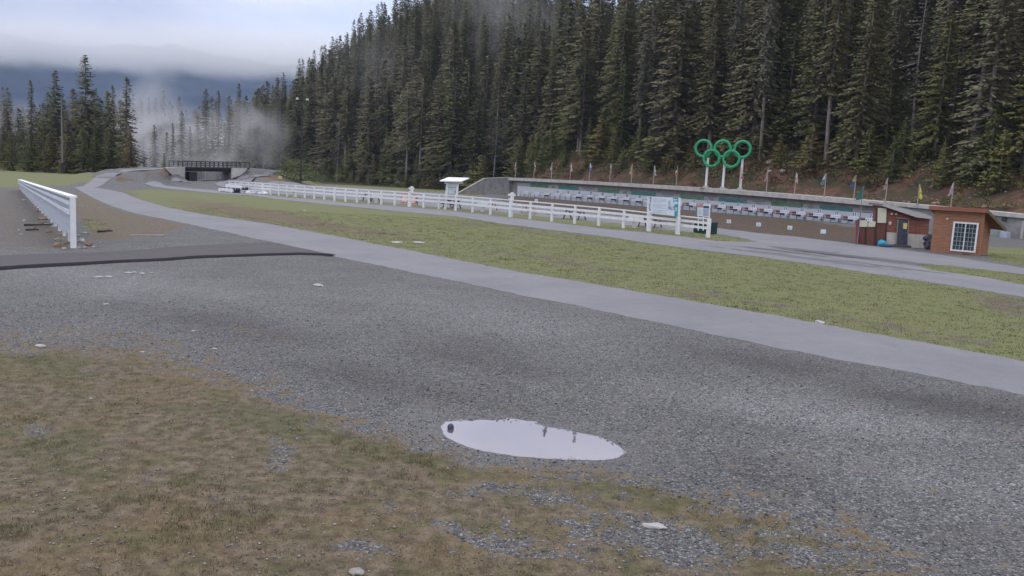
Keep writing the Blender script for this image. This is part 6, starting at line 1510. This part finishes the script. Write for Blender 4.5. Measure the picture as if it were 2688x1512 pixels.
# flat pale slabs and stones on grass and gravel
sl = [(1040, 637, 34, "left of two long pale slabs in the grass beside the path"), (1101, 637.5, 34, "right of two long pale slabs in the grass beside the path"), (2152, 848, 20, "flat white stone at the grass edge by the path, right side"), (1045, 527, 0, None), (800, 553, 8, "small pale stone in the brown part of the field")]
for x, y, w_, lb in sl:
    if lb:
        g = gt(x, y); W_ = w_ * (g - Vector((0, 0, H))).length / F; mb = MB(); mb.rock((g.x, g.y, g.z + .01), W_ / 2, .16 + W_ * .08, .05, int(x), rz=.1, sub=2); tag(mb.build("stone_slab", WSTONE, loc=g), lb, "stone")
ws = [(259, 729, 22, "pale flat stone below the new asphalt, leftmost"), (286.5, 728, 20, "pale flat stone below the new asphalt, second from the left"), (338, 718, 20, "pale flat stone below the new asphalt, third from the left"), (353, 716, 12, "small pale stone touching the third flat one"), (375, 719.5, 16, "pale flat stone below the new asphalt, fourth from the left"), (399, 718, 8, "tiny pale stone right of the flat ones"), (835, 750.5, 32, "long thin white stone on the gravel near the path"), (105, 910, 25, "white elongated stone where the gravel meets the moss at left"), (278, 800, 14, "pale pointed stone on the gravel at left"), (374, 926, 9, "round white stone near the moss edge"), (654, 774, 10, "round white stone in the middle of the gravel"), (508, 871, 12, "tan stone on the gravel above the moss"), (563, 918, 14, "pale flat stone near the orange moss"), (662, 1028, 8, "white stone left of the moss corner"), (238, 1049, 8, "white chip lying on the moss at left")]
for x, y, w_, lb in ws:
    g = gt(x, y); W_ = w_ * (g - Vector((0, 0, H))).length / F; mb = MB(); mb.rock((g.x, g.y, g.z + .012), W_ / 2, W_ * .28, W_ * .10 + .01, int(x), rz=((int(x) % 5) - 2) * .12, sub=2); tag(mb.build("stone", WSTONE, loc=g), lb, "stone")
# stones at the puddle
for x, y, w_, m_, lb, fl_ in ((1183, 1123, 17, mat("wet_dark_stone", (.05, .045, .10), rough=.5, scale=20), "dark blue-grey stone standing in the puddle's left end", 1.0), (1500, 1205, 22, ROCK, "dark stone on the near shore of the puddle", .4), (1165, 1154, 15, ROCK, "flat grey stone on the near left shore of the puddle", .3), (1180, 1101, 8, ROCK, "small stone on the far left shore of the puddle, first", .8), (1210, 1101, 10, ROCK, "small stone on the far left shore of the puddle, second", .6), (1255, 1164, 6, ROCK, "tiny pebble sticking out of the puddle", .5), (1405, 1198, 5, ROCK, "tiny pebble near the puddle's lower shore, left", .5), (1438, 1199, 7, ROCK, "tiny pebble near the puddle's lower shore, right", .5)):
    g = gp(x, y); W_ = w_ * (g - Vector((0, 0, H))).length / F; mb = MB(); mb.rock((g.x, g.y, -.02 + W_ * fl_ * .35), W_ / 2, W_ * .42, W_ * .62 * fl_, int(x), sub=1 if w_ > 8 else 0); tag(mb.build("stone", m_, loc=g), lb, "stone")
g = gt(1717, 1384); mb = MB(); mb.rock((g.x, g.y, g.z + .01), .10, .05, .03, 9, rz=-.3, sub=2); tag(mb.build("stone", WSTONE, loc=g), "largest flat pale stone in the lower right mossy gravel", "stone")
g = gt(938, 1505); mb = MB(); mb.rock((g.x, g.y, g.z + .01), .055, .05, .03, 8, sub=2); tag(mb.build("stone", ROCK, loc=g), "grey stone at the bottom edge of the photo", "stone")

# loose gravel: small stones, denser where the moss is thin (near part only)
def attr_at(name, ch, X, Y):
    arr = {'t': tan, 'g': grass, 'm': mossg}[name].reshape(nr, na); r_ = np.hypot(X, Y); a_ = np.degrees(np.arctan2(X, Y)); i = np.interp(r_, rings, np.arange(nr)); j = np.interp(a_, fine, np.arange(len(fine)))
    return arr[np.clip(i.round().astype(int), 0, nr - 1), np.clip(j.round().astype(int), 0, na - 1)]
rng = np.random.default_rng(5); n_ = 70000
rr_ = 5.2 + 15 * rng.random(n_) ** 1.25; aa_ = np.radians(rng.uniform(-36, 36, n_)); X = rr_ * np.sin(aa_); Y = rr_ * np.cos(aa_)
tv = attr_at('t', 0, X, Y); cl = np.array([wobble(X, Y, 1.9, 2), wobble(X, Y, 4.3, 5)]).sum(0)
keep = (rng.random(n_) < np.where(tv > .55, .16 + .22 * (cl > .7) * 2, .95)) & (pud_r(X, Y) > .95)
X, Y = X[keep], Y[keep]; Z = height(X, Y); n_ = len(X)
mainl = np.array([[p.x, p.y] for p in (gt(*q) for q in main_l[9:])])
ylim = np.interp(X, *(lambda o: (mainl[o, 0], mainl[o, 1]))(np.argsort(mainl[:, 0]))); keep = Y < ylim - .15; X, Y, Z = X[keep], Y[keep], Z[keep]; n_ = len(X)
octa = np.array([(1, 0, 0), (0, 1, 0), (-1, 0, 0), (0, -1, 0), (0, 0, 1), (0, 0, -1)], float); of = np.array([(0, 1, 4), (1, 2, 4), (2, 3, 4), (3, 0, 4), (1, 0, 5), (2, 1, 5), (3, 2, 5), (0, 3, 5)])
sz = .005 + .010 * rng.random(n_) ** 2.2 + (.012 * rng.random(n_) * (rng.random(n_) < .06)); ang = rng.uniform(0, 6.28, n_)
vv = octa[None] * np.stack([sz * rng.uniform(.8, 1.5, n_), sz * rng.uniform(.7, 1.1, n_), sz * rng.uniform(.4, .75, n_)], -1)[:, None, :] * rng.uniform(.75, 1.2, (n_, 6, 1))
vx = vv[..., 0] * np.cos(ang)[:, None] - vv[..., 1] * np.sin(ang)[:, None]; vy = vv[..., 0] * np.sin(ang)[:, None] + vv[..., 1] * np.cos(ang)[:, None]
VV = np.stack([vx + X[:, None], vy + Y[:, None], vv[..., 2] + Z[:, None] + sz[:, None] * .25 + .002], -1).reshape(-1, 3); FF = (of[None] + (np.arange(n_) * 6)[:, None, None]).reshape(-1, 3)
def fastmesh(name, V, Fq, m, label, cat, cols=None):
    me = bpy.data.meshes.new(name); k = Fq.shape[1]; me.vertices.add(len(V)); me.vertices.foreach_set('co', V.ravel().astype(np.float32)); me.loops.add(Fq.size); me.loops.foreach_set('vertex_index', Fq.ravel().astype(np.int32))
    me.polygons.add(len(Fq)); me.polygons.foreach_set('loop_start', np.arange(0, Fq.size, k, dtype=np.int32)); me.update(calc_edges=True)
    if cols is not None: at = me.color_attributes.new("tint", 'FLOAT_COLOR', 'POINT'); at.data.foreach_set('color', cols.ravel().astype(np.float32))
    me.materials.append(m); o = bpy.data.objects.new(name, me); COL.objects.link(o); return tag(o, label, cat, kind="stuff")
def tintmat(name, rough=.85):
    m, nt, N, L, bs = newmat(name); a = N.new('ShaderNodeVertexColor'); a.layer_name = "tint"; L.new(a.outputs[0], bs.inputs['Base Color']); bs.inputs['Roughness'].default_value = rough; bs.inputs['Specular IOR Level'].default_value = .25; return m
TM = tintmat("mixed_tint")
v_ = rng.random(n_) ** 1.7; base = np.stack([.085 + .26 * v_, .086 + .262 * v_, .088 + .262 * v_, np.ones(n_)], -1); rd_ = rng.random(n_) < .05; base[rd_] = base[rd_] * np.array([1.3, .9, .75, 1])
fastmesh("gravel", VV, FF, TM, "loose grey gravel stones scattered over the near ground", "gravel", np.repeat(base, 6, 0))
# grass blades: near moss area and darker tufts in the field
def blades(name, X, Y, hgt, wid, lean, cols, label):
    n = len(X); Z = height(X, Y); a = rng.uniform(0, 6.28, n); dx, dy = np.cos(a), np.sin(a); la = rng.uniform(0, 6.28, n); ll = hgt * rng.uniform(.2, lean, n)
    p0 = np.stack([X - dx * wid, Y - dy * wid, Z - .004], -1); p1 = np.stack([X + dx * wid, Y + dy * wid, Z - .004], -1)
    mx_, my_ = X + np.cos(la) * ll * .4, Y + np.sin(la) * ll * .4
    p2 = np.stack([mx_ + dx * wid * .7, my_ + dy * wid * .7, Z + hgt * .6], -1); p3 = np.stack([X + np.cos(la) * ll, Y + np.sin(la) * ll, Z + hgt], -1); p4 = np.stack([mx_ - dx * wid * .7, my_ - dy * wid * .7, Z + hgt * .6], -1)
    V = np.stack([p0, p1, p2, p3, p4], 1).reshape(-1, 3); Fq = (np.array([[0, 1, 2, 4], [4, 2, 3, 3]])[None] + (np.arange(n) * 5)[:, None, None]).reshape(-1, 4)
    q1 = (np.array([[0, 1, 2], [0, 2, 4], [4, 2, 3]])[None] + (np.arange(n) * 5)[:, None, None]).reshape(-1, 3)
    return fastmesh(name, V, q1, TM, label, "grass", np.repeat(np.concatenate([cols, np.ones((n, 1))], 1), 5, 0))
def clump(n, r0, r1, per, spread, cond, pw_=1.3):
    rr = r0 + (r1 - r0) * rng.random(n) ** pw_; aa = np.radians(rng.uniform(-36, 36, n)); X = rr * np.sin(aa); Y = rr * np.cos(aa); k = cond(X, Y); X, Y = X[k], Y[k]; idn = np.repeat(np.arange(len(X)), per)
    return X[idn] + rng.normal(0, spread, len(idn)), Y[idn] + rng.normal(0, spread, len(idn)), idn
def pal(n, A, B, idn=None, C=None):
    t = rng.random((n, 1)); c = np.array(A) * (1 - t) + np.array(B) * t
    if idn is not None: g_ = rng.random(idn.max() + 1)[idn][:, None]; c = c * (.6 + .8 * g_); 
    if C is not None: k = rng.random(n) < .18; c[k] = np.array(C)
    return c
X, Y, idn = clump(9000, 5.3, 17, 11, .035, lambda x, y: (attr_at('t', 0, x, y) > rng.uniform(.3, .95, len(x))) & (wobble(x, y, 1.9, 2) + wobble(x, y, 4.3, 5) < .9) & (pud_r(x, y) > 1.25))
blades("moss_grass", X, Y, rng.uniform(.010, .034, len(X)), .0022, 1.3, pal(len(X), (.105, .078, .052), (.22, .165, .115), idn, (.32, .26, .18)), "short dry brown grass and moss in the foreground")
X, Y, idn = clump(9000, 5.3, 17, 14, .045, lambda x, y: (attr_at('t', 0, x, y) > rng.uniform(.25, .9, len(x))) & (attr_at('m', 0, x, y) + .5 * wobble(x, y, 1.1, 7) > .48) & (pud_r(x, y) > 1.3))
blades("green_grass", X, Y, rng.uniform(.015, .045, len(X)), .0024, 1.1, pal(len(X), (.075, .074, .034), (.14, .13, .065), idn, (.20, .18, .10)), "greener tufts of short grass in the foreground")
def infield(x, y):
    return (attr_at('g', 0, x, y) > .35)
X, Y, idn = clump(30000, 13, 62, 8, .10, infield, .9)
blades("field_grass", X, Y, rng.uniform(.012, .040, len(X)), .009, 1.2, pal(len(X), (.12, .13, .055), (.20, .21, .095), idn, (.24, .21, .12)), "mown green grass of the field between the paths")
X, Y, idn = clump(380, 13, 60, 16, .12, lambda x, y: infield(x, y) & (wobble(x, y, .35, 1) + wobble(x, y, 1.1, 4) > .5), .8)
blades("dark_tufts", X, Y, rng.uniform(.04, .10, len(X)), .012, .7, pal(len(X), (.08, .09, .036), (.12, .13, .05), idn), "darker green tufts dotted over the field")
